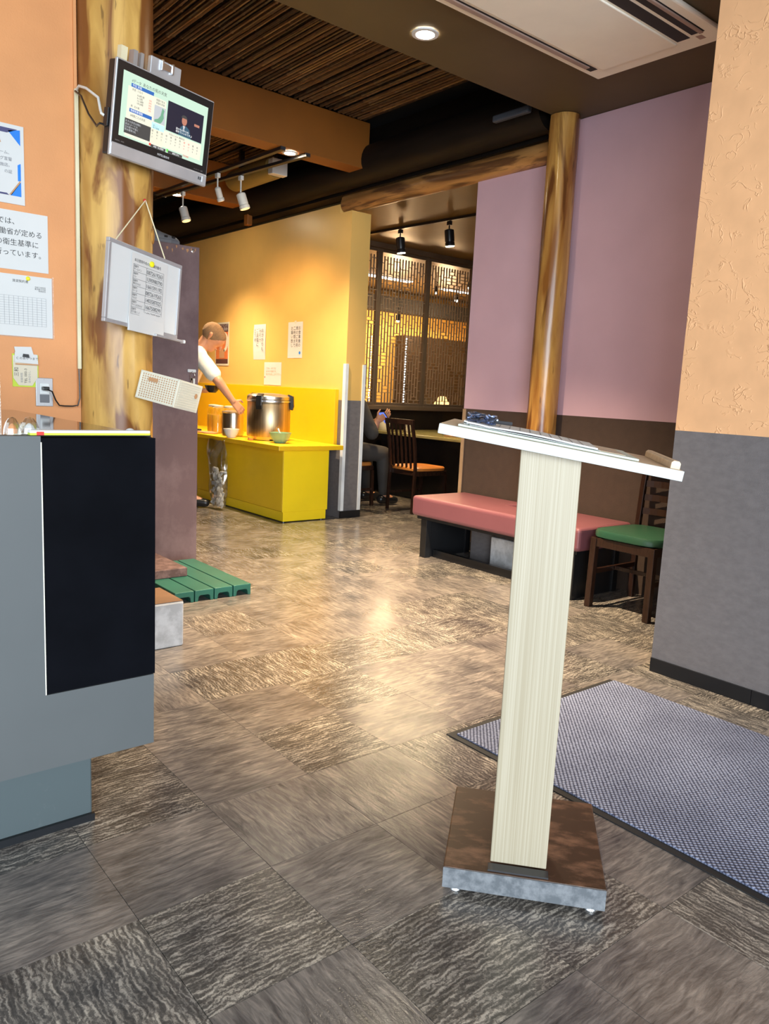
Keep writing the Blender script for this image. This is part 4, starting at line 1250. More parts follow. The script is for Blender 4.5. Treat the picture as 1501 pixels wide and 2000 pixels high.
MB().tube([(0.055, 0.02, 0.585), (0.030, -0.02, 0.56), (0.0, -0.04, 0.50), (-0.01, -0.06, 0.35)], 0.004, 6).tube([(0.055, 0.08, 0.585), (0.02, 0.14, 0.52), (0.0, 0.20, 0.42)], 0.004, 6).build('twisted_neck', 'bag_film', pb)

# notices on the yellow wall (local x points to the viewer's right = -y)
def on_yellow(name, label, cat, y_left, z, group=None):
    return thing(name, label, cat, mtx=frame((3.7995, y_left, z), (0, -1, 0)), group=group)
p1 = on_yellow('menu_poster', 'dark topped orange menu poster behind the bending person', 'poster', 7.42, 1.245)
B(0, 0.285, -0.004, 0, 0, 0.43).build('sheet', 'paper_cream', p1)
B(0.016, 0.270, -0.005, -0.0041, 0.335, 0.412).build('title_band', 'poster_dark', p1)
B(0.016, 0.270, -0.005, -0.0041, 0.066, 0.334).build('picture_area', 'poster_orange', p1)
B(0.016, 0.270, -0.005, -0.0041, 0.020, 0.065).build('footer_band', 'poster_dark', p1)
MB().prism([(0.02 + 0.16 + 0.10 * cos(a), 0.235 + 0.10 * sin(a)) for a in [-1.5 + k * 0.28 for k in range(12)]] + [(0.02 + 0.16 + 0.05 * cos(a), 0.235 + 0.07 * sin(a)) for a in [1.58 - k * 0.28 for k in range(12)]], -0.0058, -0.0051, 'y').build('swoosh_print', 'paper_cream', p1)
B(0.09, 0.20, -0.0058, -0.0051, 0.075, 0.16).build('photo_print', 'tan_print', p1)
text('ソフトドリンク\nおかわり自由!', 0.036, 'paper', p1, Matrix.Translation((0.262, -0.0055, 0.382)) @ UP_X, align='RIGHT', line=0.9)
p2 = on_yellow('handwritten_notice', 'handwritten vertical notice, left of the two tall slips on yellow wall', 'notice', 6.64, 1.305)
MB().rings([[(0.004 * sin(t_ * 3), -0.0012 - 0.010 * sin(t_ * pi), t_ * 0.325), (0.215 + 0.004 * sin(t_ * 3), -0.0012 - 0.006 * sin(t_ * pi), t_ * 0.325), (0.215, 0, t_ * 0.325), (0, 0, t_ * 0.325)] for t_ in [k / 8 for k in range(9)]]).build('sheet', 'paper', p2)
vtext(['おかわりも', 'みそ汁', 'ご自由に', 'どうぞ'], 0.042, 'ink', p2, 0.178, -0.0145, 0.252, 0.045)
p3 = on_yellow('printed_notice', 'printed vertical notice, right of the two tall slips on yellow wall', 'notice', 6.035, 1.318)
MB().box(0, 0.232, -0.002, 0, 0, 0.312).build('sheet', 'paper', p3)
B(0.10, 0.13, -0.0026, 0, 0.300, 0.322).build('tape', 'paper_cream', p3)
vtext(['お食事後の', '席のご利用', '二時間まで', 'お願い致し'], 0.036, 'ink', p3, 0.185, -0.0025, 0.245, 0.040)
MB().lathe([(0.014, 0), (0.014, 0.0006)], n=16).build('seal_print', 'blue_print', p3, mtx=Matrix.Translation((0.195, -0.0022, 0.045)) @ Matrix.Rotation(pi / 2, 4, 'X'))
p4 = on_yellow('laminated_notice', 'small square laminated notice just above the rice warmer', 'notice', 6.435, 1.072)
MB().box(0, 0.30, -0.003, 0, 0, 0.208).build('sheet', 'paper', p4, bevel=0.001)
text('ごはん、みそ汁は\nおかわり自由です。\n残さずお召し上がり下さい。', 0.022, 'tan_print', p4, Matrix.Translation((0.035, -0.0036, 0.145)) @ UP_X, line=1.25)
B(0.01, 0.022, -0.004, -0.003, 0.066, 0.078).build('tape_spot', 'ink_red', p4)

# ------------------------------------------------------------------ people
def remesh_obj(mb, name, m, parent, voxel, smooth=4, fac=0.5, label=None):
    me = bpy.data.meshes.new(name)
    me.from_pydata(mb.v, [], mb.f)
    o = bpy.data.objects.new(name, me)
    COL.objects.link(o)
    r = o.modifiers.new('r', 'REMESH')
    r.mode = 'VOXEL'
    r.voxel_size = voxel
    r.use_smooth_shade = True
    s_ = o.modifiers.new('s', 'SMOOTH')
    s_.iterations = smooth
    s_.factor = fac
    bpy.context.view_layer.update()
    e = o.evaluated_get(bpy.context.evaluated_depsgraph_get())
    nm = bpy.data.meshes.new_from_object(e)
    nm.name = name
    o.modifiers.clear()
    o.data = nm
    bpy.data.meshes.remove(me)
    nm.materials.clear()
    nm.materials.append(M[m])
    nm.polygons.foreach_set('use_smooth', [True] * len(nm.polygons))
    o.parent = parent
    if label:
        o['label'] = label
    return o


def hand(mb, wrist, d, palm_n, thumb_side, curl, r=0.0082):
    """palm and five fingers: d = pointing direction, palm_n = towards the palm side"""
    d, pn = Vector(d).normalized(), Vector(palm_n).normalized()
    pn = (pn - d * pn.dot(d)).normalized()
    s_ = d.cross(pn) * thumb_side
    w_ = Vector(wrist)
    for o_ in (-0.026, -0.009, 0.009, 0.026):
        mb.capsule(w_ + d * 0.012 + s_ * o_ * 0.6, w_ + d * 0.085 + s_ * o_, 0.016, 0.0115, 10)
    for o_, L in ((0.030, 0.068), (0.010, 0.078), (-0.010, 0.072), (-0.030, 0.056)):
        p = w_ + d * 0.088 + s_ * o_
        dirv = d.copy()
        for j in range(3):
            ang = curl * (0.6 + 0.4 * j)
            dirv = (d * cos(ang * (j + 1) / 1.6) + pn * sin(ang * (j + 1) / 1.6)).normalized()
            q = p + dirv * L * (0.42, 0.33, 0.25)[j]
            mb.capsule(p, q, r * (1 - 0.08 * j), r * (0.92 - 0.08 * j), 9)
            p = q
    p = w_ + d * 0.03 + s_ * 0.030
    q = p + (d * 0.55 + s_ * 0.75 + pn * 0.25).normalized() * 0.042
    mb.capsule(p, q, 0.0135, 0.0105, 9)
    mb.capsule(q, q + (d * 0.9 + s_ * 0.15 + pn * 0.45).normalized() * 0.034, 0.0105, 0.0085, 9)


def person(label, J, facing, look, hair, skirt=None, shirt='shirt', legs='trousers', sleeve=0.72, base=(0, 0, 0)):
    base = Vector(base)
    t = thing('person', label, 'person', base)
    V = {k: Vector(v) - base for k, v in J.items() if k not in ('hR', 'hL')}
    f = Vector(facing).normalized()
    rt = Vector((f.y, -f.x, 0)).normalized()
    lk = Vector(look).normalized()
    up = (rt.cross(lk)).normalized()
    b = MB()
    pel, ch, nk, hd = V['pelvis'], V['chest'], V['neck'], V['head']
    spine = (ch - pel).normalized()
    mid = pel.lerp(ch, 0.5)
    def torso(mb, g):
        for s_ in (-1, 1):
            mb.capsule(pel + rt * s_ * 0.075, pel + rt * s_ * 0.07 + spine * 0.06, 0.092 + g, 0.09 + g)
            mb.capsule(pel + rt * s_ * 0.055 + spine * 0.06, mid + rt * s_ * 0.055, 0.088 + g, 0.090 + g)
            mb.capsule(mid + rt * s_ * 0.055, ch + rt * s_ * 0.075, 0.090 + g, 0.095 + g)
            mb.capsule(ch + rt * s_ * 0.07, V['sR' if s_ > 0 else 'sL'], 0.085 + g, 0.058 + g)
            mb.capsule(nk - (nk - ch) * 0.2, V['sR' if s_ > 0 else 'sL'], 0.058 + g, 0.052 + g)
    torso(b, 0)
    b.capsule(nk - (nk - ch) * 0.3, hd - lk * 0.02 - up * 0.05, 0.056, 0.052)
    # head: skull, jaw, nose, brow, lips, ears
    b.capsule(hd - lk * 0.028 + up * 0.018, hd + lk * 0.022 + up * 0.012, 0.086, 0.080, 20)
    b.capsule(hd + lk * 0.030 - up * 0.040, hd + lk * 0.052 - up * 0.085, 0.058, 0.036, 16)
    b.capsule(hd + lk * 0.098 + up * 0.0, hd + lk * 0.112 - up * 0.034, 0.009, 0.014, 10)
    b.capsule(hd + lk * 0.088 + up * 0.022 - rt * 0.03, hd + lk * 0.088 + up * 0.022 + rt * 0.03, 0.014, 0.014, 10)
    b.capsule(hd + lk * 0.092 - up * 0.060 - rt * 0.016, hd + lk * 0.092 - up * 0.060 + rt * 0.016, 0.009, 0.009, 8)
    for s_ in (-1, 1):
        e = hd + rt * s_ * 0.083 - lk * 0.008 - up * 0.012
        b.capsule(e + up * 0.020 - lk * 0.006 + rt * s_ * 0.008, e - up * 0.022 + lk * 0.004, 0.014, 0.009, 10)
    for s_, k in ((1, 'R'), (-1, 'L')):
        b.capsule(V['s' + k], V['e' + k], 0.050, 0.040)
        b.capsule(V['e' + k], V['w' + k], 0.041, 0.027)
        d = J['h' + k][0]
        hand(b, V['w' + k], d, J['h' + k][1], J['h' + k][2], J['h' + k][3])
        hp, kn, an = V['pelvis'] + rt * s_ * 0.085 - Vector((0, 0, 0.02)), V['k' + k], V['a' + k]
        b.capsule(hp, kn, 0.085, 0.056)
        b.capsule(kn, an, 0.055, 0.038)
        b.capsule(an, an + f * 0.10 - Vector((0, 0, 0.035)), 0.036, 0.028)
    remesh_obj(b, 'body', 'skin', t, 0.0055, 3)
    sh = MB()
    torso(sh, 0.012)
    for k in 'RL':
        sh.capsule(V['s' + k], V['s' + k].lerp(V['e' + k], sleeve), 0.066, 0.064)
    so = remesh_obj(sh, 'shirt', shirt, t, 0.010, 3)
    for v in so.data.vertices:
        n_ = noise.noise(v.co * 9) * 0.006 + noise.noise(v.co * 22) * 0.003
        v.co += v.normal * n_
    cl = MB()
    ax = (hd - nk).normalized()
    u1 = rt
    u2 = ax.cross(u1).normalized()
    cl.rings([[nk + ax * h_ + (u1 * cos(a) * 0.073 + u2 * sin(a) * 0.070) * r_ for a in [2 * pi * i / 24 for i in range(24)]] for h_, r_ in ((-0.03, 1.08), (0.012, 0.98), (0.014, 0.90), (-0.03, 0.98))], cap=False)
    cl.build('collar', shirt, t, smooth=True)
    tr = MB()
    for s_, k in ((1, 'R'), (-1, 'L')):
        hp, kn, an = V['pelvis'] + rt * s_ * 0.085 - Vector((0, 0, 0.02)), V['k' + k], V['a' + k]
        tr.capsule(pel + rt * s_ * 0.075, hp, 0.108, 0.100)
        tr.capsule(hp, kn, 0.100, 0.072)
        tr.capsule(kn, an + (kn - an).normalized() * 0.05, 0.071, 0.056)
        so = MB()
        so.capsule(an - Vector((0, 0, 0.028)) - f * 0.035, an + f * 0.12 - Vector((0, 0, 0.042)), 0.045, 0.036)
        remesh_obj(so, 'shoe', 'black_plastic', t, 0.008, 2)
    remesh_obj(tr, 'trousers', legs, t, 0.010, 3)
    # hair: skull shell cut at the brow, the ears and the nape
    hb = MB()
    hb.capsule(hd - lk * 0.028 + up * 0.018, hd + lk * 0.020 + up * 0.014, 0.0885, 0.082, 28)
    ho = remesh_obj(hb, 'hair', hair, t, 0.006, 1)
    bm = bmesh.new()
    bm.from_mesh(ho.data)
    kill = []
    for v in bm.verts:
        p_ = v.co - hd
        a_, c_, s2 = p_.dot(lk), p_.dot(up), abs(p_.dot(rt))
        if c_ - 0.9 * a_ < -0.028 or c_ < -0.065:
            kill.append(v)
    bmesh.ops.delete(bm, geom=kill, context='VERTS')
    bm.to_mesh(ho.data)
    bm.free()
    for s_ in (-1, 1):
        MB().ball(hd + lk * 0.090 + rt * s_ * 0.031 + up * 0.0, 0.0085, 10, 6).build('eye', 'ink', t, smooth=True)
    return t


person('bending person in a cream T-shirt reaching past the steel pot', dict(
    pelvis=(2.86, 6.30, 0.90), chest=(2.945, 6.20, 1.205), neck=(3.00, 6.145, 1.345), head=(3.090, 6.075, 1.452),
    sR=(2.945, 6.03, 1.275), eR=(3.035, 5.875, 1.085), wR=(3.165, 5.865, 0.925), hR=((0.75, -0.05, -0.72), (0.5, 0.3, -0.5), 1, 0.45),
    sL=(3.06, 6.32, 1.255), eL=(2.99, 6.37, 1.03), wL=(3.01, 6.185, 0.995), hL=((0.35, -0.90, 0.05), (0.25, 0.1, 0.9), -1, 0.55),
    kR=(2.90, 6.16, 0.50), aR=(2.93, 6.13, 0.085), kL=(2.93, 6.42, 0.50), aL=(2.96, 6.40, 0.085)),
    (0.80, -0.60, 0), (0.70, -0.16, -0.68), 'hair', base=(2.93, 6.26, 0))
bb = bowl('black_bowl', (3.075, 6.055, 0.985), 0.066, 0.06, 'bowl_black', 'black bowl held in the left hand of the bending person')

# ------------------------------------------------------------------ lectern
LD, LN = Vector((0.653, -0.758, 0)).normalized(), Vector((0.758, 0.653, 0)).normalized()
LM = Matrix.Identity(4)
for i in range(3):
    LM[i][0], LM[i][1] = LD[i], LN[i]
le = thing('lectern', 'pale wooden sign-in lectern with tilted top and brown base', 'lectern', mtx=LM)
B(-0.093, 0.250, 1.541, 1.895, 0.014, 0.062).build('base_plate', 'base_brown', le, bevel=0.003, label='worn brown base plate')
B(-0.0925, 0.2495, 1.5385, 1.541, 0.0145, 0.0605).build('base_edge_band', 'base_edge', le, label='grey laminated edge')
for x_, y_ in ((-0.065, 1.56), (0.222, 1.56), (-0.065, 1.865), (0.222, 1.865)):
    MB().lathe([(0.012, 0), (0.014, 0.004), (0.010, 0.014)], n=14).build('glide_foot', 'alu', le, smooth=True, mtx=Matrix.Translation((x_, y_, 0)))
B(0.002, 0.130, 1.5465, 1.5720, 0.0621, 0.0655).build('foot_bracket', 'dark_plastic', le)
c0, c1, zz0, zz1 = 0.006, 0.126, 0.9665, 0.9495
MB().add([(c0, 1.576, 0.066), (c1, 1.576, 0.066), (c1, 1.666, 0.066), (c0, 1.666, 0.066), (c0, 1.576, zz0), (c1, 1.576, zz1), (c1, 1.666, zz1), (c0, 1.666, zz0)],
         [(3, 2, 1, 0), (4, 5, 6, 7), (0, 1, 5, 4), (1, 2, 6, 5), (2, 3, 7, 6), (3, 0, 4, 7)]).build('column', 'lectern_wood', le, bevel=0.002)
TA = math.atan2(0.066, 0.470)
TM = Matrix.Translation((-0.158, 1.545, 1.0105)) @ Matrix.Rotation(TA, 4, 'Y')
top = B(0, 0.478, 0.0, 0.335, -0.0205, 0).build('top_board', 'lectern_beige', le, bevel=0.003, mtx=TM)
MB().box(0.001, 0.477, -0.0018, 0.0, -0.0202, -0.0004).build('front_edge_band', 'lectern_white', le, mtx=TM, bevel=0.0006, label='white front edge band')
MB().prism([(0.452, 0.0), (0.470, 0.0), (0.470, 0.012), (0.466, 0.016), (0.456, 0.016), (0.452, 0.012)], 0.010, 0.325, 'y').build('stop_ledge', 'lectern_beige', le, mtx=TM, bevel=0.001)
LW = LM @ TM
def on_lectern(name, label, cat, x, y, z=0.0004, a=0):
    return thing(name, label, cat, mtx=LW @ Matrix.Translation((x, y, z)) @ Matrix.Rotation(a, 4, 'Z'))
cbd = on_lectern('clipboard', 'pale green clipboard lying on the lectern top', 'clipboard', 0.036, 0.018)
B(0, 0.358, 0, 0.25, 0, 0.0045).build('board', 'clip_green', cbd, bevel=0.0015)
B(0.004, 0.050, 0.09, 0.17, 0.0046, 0.011).build('clip', 'alu', cbd, bevel=0.002)
B(0.2, 0.335, 0.03, 0.22, 0.0046, 0.0053).build('brown_insert', 'lectern_beige', cbd)
text('お名前\nをご記入', 0.022, 'paper', cbd, Matrix.Translation((0.318, 0.06, 0.0056)) @ Matrix.Rotation(pi / 2, 4, 'Z'), line=1)
sh_ = on_lectern('signin_sheet', 'white ruled sign-in sheets clipped on the lectern', 'paper', 0.052, 0.028, 0.0058)
rg = []
for k in range(13):
    t_ = k / 12
    lift = 0.004 + 0.004 * sin(t_ * pi) ** 2 * (0.6 + 0.4 * (1 - t_))
    if t_ < 0.12:
        lift = 0.006
    rg.append([(t_ * 0.262, 0, lift - 0.003), (t_ * 0.262, 0.20, lift - 0.001), (t_ * 0.262, 0.20, lift), (t_ * 0.262, 0, lift)])
MB().rings(rg).build('sheet', 'paper', sh_)
rg2 = [[(a[0] + 0.006, 0.004 + a[1] * 0.99, max(0.0, a[2] * 0.35 - 0.001)) for a in r] for r in rg]
MB().rings(rg2).build('under_sheet', 'paper', sh_)
gl = MB()
for k in range(2, 12):
    t_ = k / 12.3
    lift = 0.004 + 0.004 * sin(t_ * pi) ** 2 * (0.6 + 0.4 * (1 - t_)) + 0.0004
    gl.box(t_ * 0.262, t_ * 0.262 + 0.0011, 0.012, 0.188, lift - 0.0006, lift + 0.0002)
gl.build('ruled_line', 'ink_grey', sh_, kind='stuff')
for k in range(3, 12):
    t_ = (k + 0.25) / 12.3
    lift = 0.004 + 0.004 * sin(t_ * pi) ** 2 * (0.6 + 0.4 * (1 - t_)) + 0.0008
    text(str(k - 2), 0.012, 'ink', sh_, Matrix.Translation((t_ * 0.262 + 0.01, 0.022, lift)) @ Matrix.Rotation(pi / 2, 4, 'Z'), 'row_number')
pc = on_lectern('pen_chain', 'tangled shiny blue-grey pen chain piled on the sign-in sheet', 'chain', 0.055, 0.06, 0.009)
random.seed(5)
mbc = MB()
pts = []
for k in range(150):
    a = k * 0.55
    pts.append((0.022 + 0.024 * cos(a * 0.37) + 0.008 * cos(a * 1.9), 0.03 + 0.030 * sin(a * 0.29) + 0.008 * sin(a * 1.7), 0.006 + 0.007 * (1 + sin(a * 0.53)) + 0.002 * cos(a * 3)))
mbc.tube(pts, 0.0022, 5)
mbc.build('coiled_cord', 'chain', pc, smooth=True)
MB().tube([(0.0, 0.02, 0.006), (0.05, 0.05, 0.010), (0.085, 0.06, 0.012)], 0.004, 8).build('pen', 'dark_plastic', pc, smooth=True)

# ------------------------------------------------------------------ entrance mat
em = thing('entrance_mat', 'blue-grey woven entrance mat with black rubber border', 'mat', (1.648, -0.2, 0.0002))
bz = 0.006
MB().box(0.012, 0.89, 0.0, 1.838, 0, bz * 0.6).build('rubber_border', 'mat_border', em, bevel=0.001)
B(0.034, 0.886, 0.02, 1.814, bz * 0.6, bz + 0.003).build('pile', 'mat_weave', em, bevel=0.002)

# ------------------------------------------------------------------ bench and green chair
be = thing('waiting_bench', 'pink vinyl waiting bench against the lilac wall', 'bench', (3.36, 3.09, 0.0))
MB().prism([(0, -0.66), (0.485, -0.66), (0.485, -0.13), (0.30, -0.13), (0.30, 0.10), (0.485, 0.10), (0.485, 0.68), (0, 0.68)], 0.272, 0.402).build('cushion', 'bench_pink', be, bevel=0.022, seg=4)
MB().box(0.03, 0.29, -0.63, 0.65, 0.252, 0.271).build('seat_board', 'black_base', be)
for y_ in (-0.62, 0.555):
    B(0.03, 0.075, y_, y_ + 0.055, 0.0, 0.2515).build('leg', 'black_plastic', be, bevel=0.002)
    B(0.40, 0.445, y_, y_ + 0.055, 0.0, 0.2515).build('leg', 'black_plastic', be, bevel=0.002)
    B(0.076, 0.399, y_ + 0.01, y_ + 0.045, 0.0, 0.2515).build('side_board', 'black_plastic', be)
B(0.10, 0.13, -0.564, 0.554, 0.0, 0.05).build('floor_rail', 'black_plastic', be)
o = B(3.66, 3.835, 3.30, 3.50, 0.0, 0.20).build('cable_box', 'grey_fabric', bevel=0.004)
tag(o, 'dark grey box on the floor under the pink bench', 'box')


def chair_leg(x0, y0, x1, y1, z0, z1, w=0.016):
    return MB().hexa([(x0 - w, y0 - w, z0), (x0 + w, y0 - w, z0), (x0 + w, y0 + w, z0), (x0 - w, y0 + w, z0)], [(x1 - w, y1 - w, z1), (x1 + w, y1 - w, z1), (x1 + w, y1 + w, z1), (x1 - w, y1 + w, z1)])


gc = thing('ladderback_chair', 'brown ladder-back chair with green vinyl seat beside the bench', 'chair', (3.58, 2.18, 0.0))
rg = []
for z_, s_ in ((0.372, 0.96), (0.378, 1.0), (0.400, 1.0), (0.412, 0.97), (0.417, 0.86)):
    ring = []
    for k in range(28):
        a = 2 * pi * k / 28
        e = 1 / (abs(cos(a)) ** 5 + abs(sin(a)) ** 5) ** 0.2
        ring.append((0.205 * e * cos(a) * s_ - 0.01, (0.195 - 0.012 * cos(a)) * e * sin(a) * s_, z_))
    rg.append(ring)
MB().rings(rg).build('seat', 'seat_green', gc, smooth=True, label='green vinyl seat')
MB().box(-0.205, 0.18, -0.178, -0.158, 0.325, 0.371).box(-0.205, 0.18, 0.158, 0.178, 0.325, 0.371).box(-0.207, -0.187, -0.158, 0.158, 0.325, 0.371).box(0.165, 0.185, -0.158, 0.158, 0.325, 0.371).build('seat_frame', 'chair_brown', gc, bevel=0.002)
for s_ in (-1, 1):
    chair_leg(-0.20, s_ * 0.172, -0.195, s_ * 0.168, 0, 0.371, 0.0165).build('leg', 'chair_brown', gc, bevel=0.002)
    MB().rings([[(x - 0.013, s_ * 0.175 - 0.014, z), (x + 0.013, s_ * 0.175 - 0.014, z), (x + 0.013, s_ * 0.175 + 0.014, z), (x - 0.013, s_ * 0.175 + 0.014, z)] for x, z in ((0.195, 0), (0.198, 0.2), (0.2, 0.40), (0.215, 0.60), (0.240, 0.80))]).build('back_post', 'chair_brown', gc, bevel=0.002)
    B(-0.19, 0.188, s_ * 0.170 - 0.008, s_ * 0.170 + 0.008, 0.175, 0.200).build('stretcher', 'chair_brown', gc)
B(-0.006, 0.010, -0.160, 0.160, 0.178, 0.198).build('cross_stretcher', 'chair_brown', gc)
for k, z_ in enumerate((0.47, 0.545, 0.62, 0.70)):
    xb = 0.205 + max(0, z_ - 0.4) * 0.085
    MB().rings([[(xb + 0.02 * (1 - (y_ / 0.16) ** 2) - 0.006, y_, z_), (xb + 0.02 * (1 - (y_ / 0.16) ** 2) + 0.006, y_, z_), (xb + 0.02 * (1 - (y_ / 0.16) ** 2) + 0.009, y_, z_ + 0.034), (xb + 0.02 * (1 - (y_ / 0.16) ** 2) - 0.003, y_, z_ + 0.034)] for y_ in [-0.16 + 0.04 * i for i in range(9)]]).build('slat', 'chair_brown', gc)

# ------------------------------------------------------------------ dining room beyond the opening
def spindle_chair(loc, rz, label, seat='seat_orange', wd='chair_brown'):
    t = thing('spindle_chair', label, 'chair', loc, rz, 'dining chairs')
    rg = []
    for z_, s_ in ((0.378, 0.97), (0.384, 1.0), (0.402, 1.0), (0.412, 0.95)):
        rg.append([((0.20 * e * cos(a)) * s_ + 0.0, 0.185 * e * sin(a) * s_, z_) for a, e in [(a, 1 / (abs(cos(a)) ** 6 + abs(sin(a)) ** 6) ** (1 / 6)) for a in [2 * pi * k / 28 for k in range(28)]]])
    MB().rings(rg).build('seat', seat, t, smooth=True, label='orange vinyl seat')
    MB().box(-0.18, 0.19, -0.175, 0.175, 0.335, 0.377).build('seat_frame', wd, t, bevel=0.003)
    for s_ in (-1, 1):
        chair_leg(0.19, s_ * 0.165, 0.185, s_ * 0.16, 0, 0.334, 0.014).build('leg', wd, t, bevel=0.002)
        MB().rings([[(x - 0.012, s_ * 0.172 - 0.012, z), (x + 0.012, s_ * 0.172 - 0.012, z), (x + 0.012, s_ * 0.172 + 0.012, z), (x - 0.012, s_ * 0.172 + 0.012, z)] for x, z in ((-0.205, 0), (-0.2, 0.2), (-0.192, 0.40), (-0.205, 0.55), (-0.225, 0.68), (-0.255, 0.80))]).build('back_post', wd, t, bevel=0.002)
        B(-0.19, 0.18, s_ * 0.166 - 0.007, s_ * 0.166 + 0.007, 0.15, 0.168).build('stretcher', wd, t)
    for k in range(5):
        y_ = -0.115 + k * 0.0575
        MB().rings([[(x - 0.006, y_ - 0.009, z), (x + 0.006, y_ - 0.009, z), (x + 0.006, y_ + 0.009, z), (x - 0.006, y_ + 0.009, z)] for x, z in ((-0.194, 0.40), (-0.21, 0.55), (-0.228, 0.68), (-0.25, 0.785))]).build('back_spindle', wd, t)
    MB().box(-0.268, -0.242, -0.190, 0.190, 0.786, 0.832).build('top_rail', wd, t, bevel=0.004)
    return t


c1 = spindle_chair((4.735, 5.245, 0), 0, 'brown spindle-back chair with orange seat facing the green-topped table')
def more_chair(loc, rz, label):
    c = copy_tree(c1)
    c.location = loc
    c.rotation_euler = (0, 0, rz)
    c['label'] = label
    return c
c1.rotation_mode = 'XYZ'
more_chair((4.31, 5.78, 0), 0, 'dining chair under the seated person, mostly hidden by the yellow pillar')
more_chair((6.34, 5.92, 0), pi, 'dining chair across the green table, left of the two far chairs')
more_chair((6.30, 5.42, 0), pi, 'dining chair across the green table, right of the two far chairs')
tb = thing('dining_table', 'dining table with glossy olive green top on black base', 'table', (5.08, 4.95, 0.0))
B(0, 0.95, 0, 1.50, 0.632, 0.660).build('table_top', 'table_green', tb, bevel=0.004)
B(0.12, 0.80, 0.10, 1.42, 0.0, 0.631).build('base_cabinet', 'dining_dark', tb)
o = thing('grill_grate', 'dark round grill grate set on the green dining table', 'grill', (5.42, 5.45, 0.6605))
MB().lathe([(0.13, 0), (0.14, 0.004), (0.14, 0.010), (0.12, 0.010)], n=28).build('rim', 'tan_print', o)
gm = MB()
for k in range(9):
    gm.box(-0.11, 0.11, -0.1 + k * 0.025, -0.093 + k * 0.025, 0.0102, 0.014)
gm.build('grate_bar', 'dark_plastic', o, kind='stuff')
sr = thing('side_rack', 'dark rack of small trays beside the green dining table', 'rack', (4.99, 4.60, 0.0))
MB().box(0, 0.02, 0, 0.34, 0, 0.63).box(0.30, 0.32, 0, 0.34, 0, 0.63).box(0.02, 0.30, 0, 0.34, 0.61, 0.63).box(0.02, 0.30, 0, 0.34, 0.40, 0.415).box(0.02, 0.30, 0, 0.34, 0.20, 0.215).box(0.02, 0.30, 0, 0.34, 0.03, 0.045).box(0.02, 0.30, 0.32, 0.34, 0.045, 0.61).build('frame', 'dining_dark', sr)
for k, (z_, la) in enumerate(((0.415, 'white folded cloth in the top bay of the side rack'), (0.215, 'grey tray in the middle bay of the side rack'), (0.045, 'olive tray in the bottom bay of the side rack'))):
    o = B(5.03, 5.27, 4.615, 4.90, z_ + 0.0005, z_ + (0.06, 0.11, 0.07)[k]).build(('folded_cloth', 'rack_tray', 'rack_tray')[k], ('alu_matt', 'grey_plastic', 'olive_panel')[k], bevel=0.006)
    tag(o, la, ('cloth', 'tray', 'tray')[k])
o = MB().lathe([(0.045, 0), (0.05, 0.004), (0.065, 0.018)], (5.13, 4.78, 0.476), n=20).build('small_dish', 'off_white', smooth=True)
tag(o, 'small white dish on the folded cloth in the side rack', 'dish')
gcup = thing('printed_cup', 'white printed paper cup on the green dining table', 'cup', (5.36, 6.14, 0.6605))
MB().lathe([(0.033, 0), (0.036, 0.004), (0.045, 0.105), (0.041, 0.105), (0.034, 0.01)], n=24).build('wall', 'paper_cream', gcup, smooth=True)
text('YT', 0.05, 'ink', gcup, Matrix.Translation((-0.048, 0.02, 0.035)) @ Matrix.Rotation(-pi / 2, 4, 'Z') @ UP_X)
nd_ = thing('condiment_pot', 'cream condiment pot on dining table behind the phone', 'pot', (5.22, 6.36, 0.6605))
MB().lathe([(0.055, 0), (0.062, 0.01), (0.062, 0.12), (0.05, 0.135), (0.02, 0.14)], n=24).build('body', 'paper_cream', nd_, smooth=True)
MB().lathe([(0.016, 0.14), (0.02, 0.155), (0.008, 0.162)], n=14).build('knob', 'paper_cream', nd_, smooth=True)
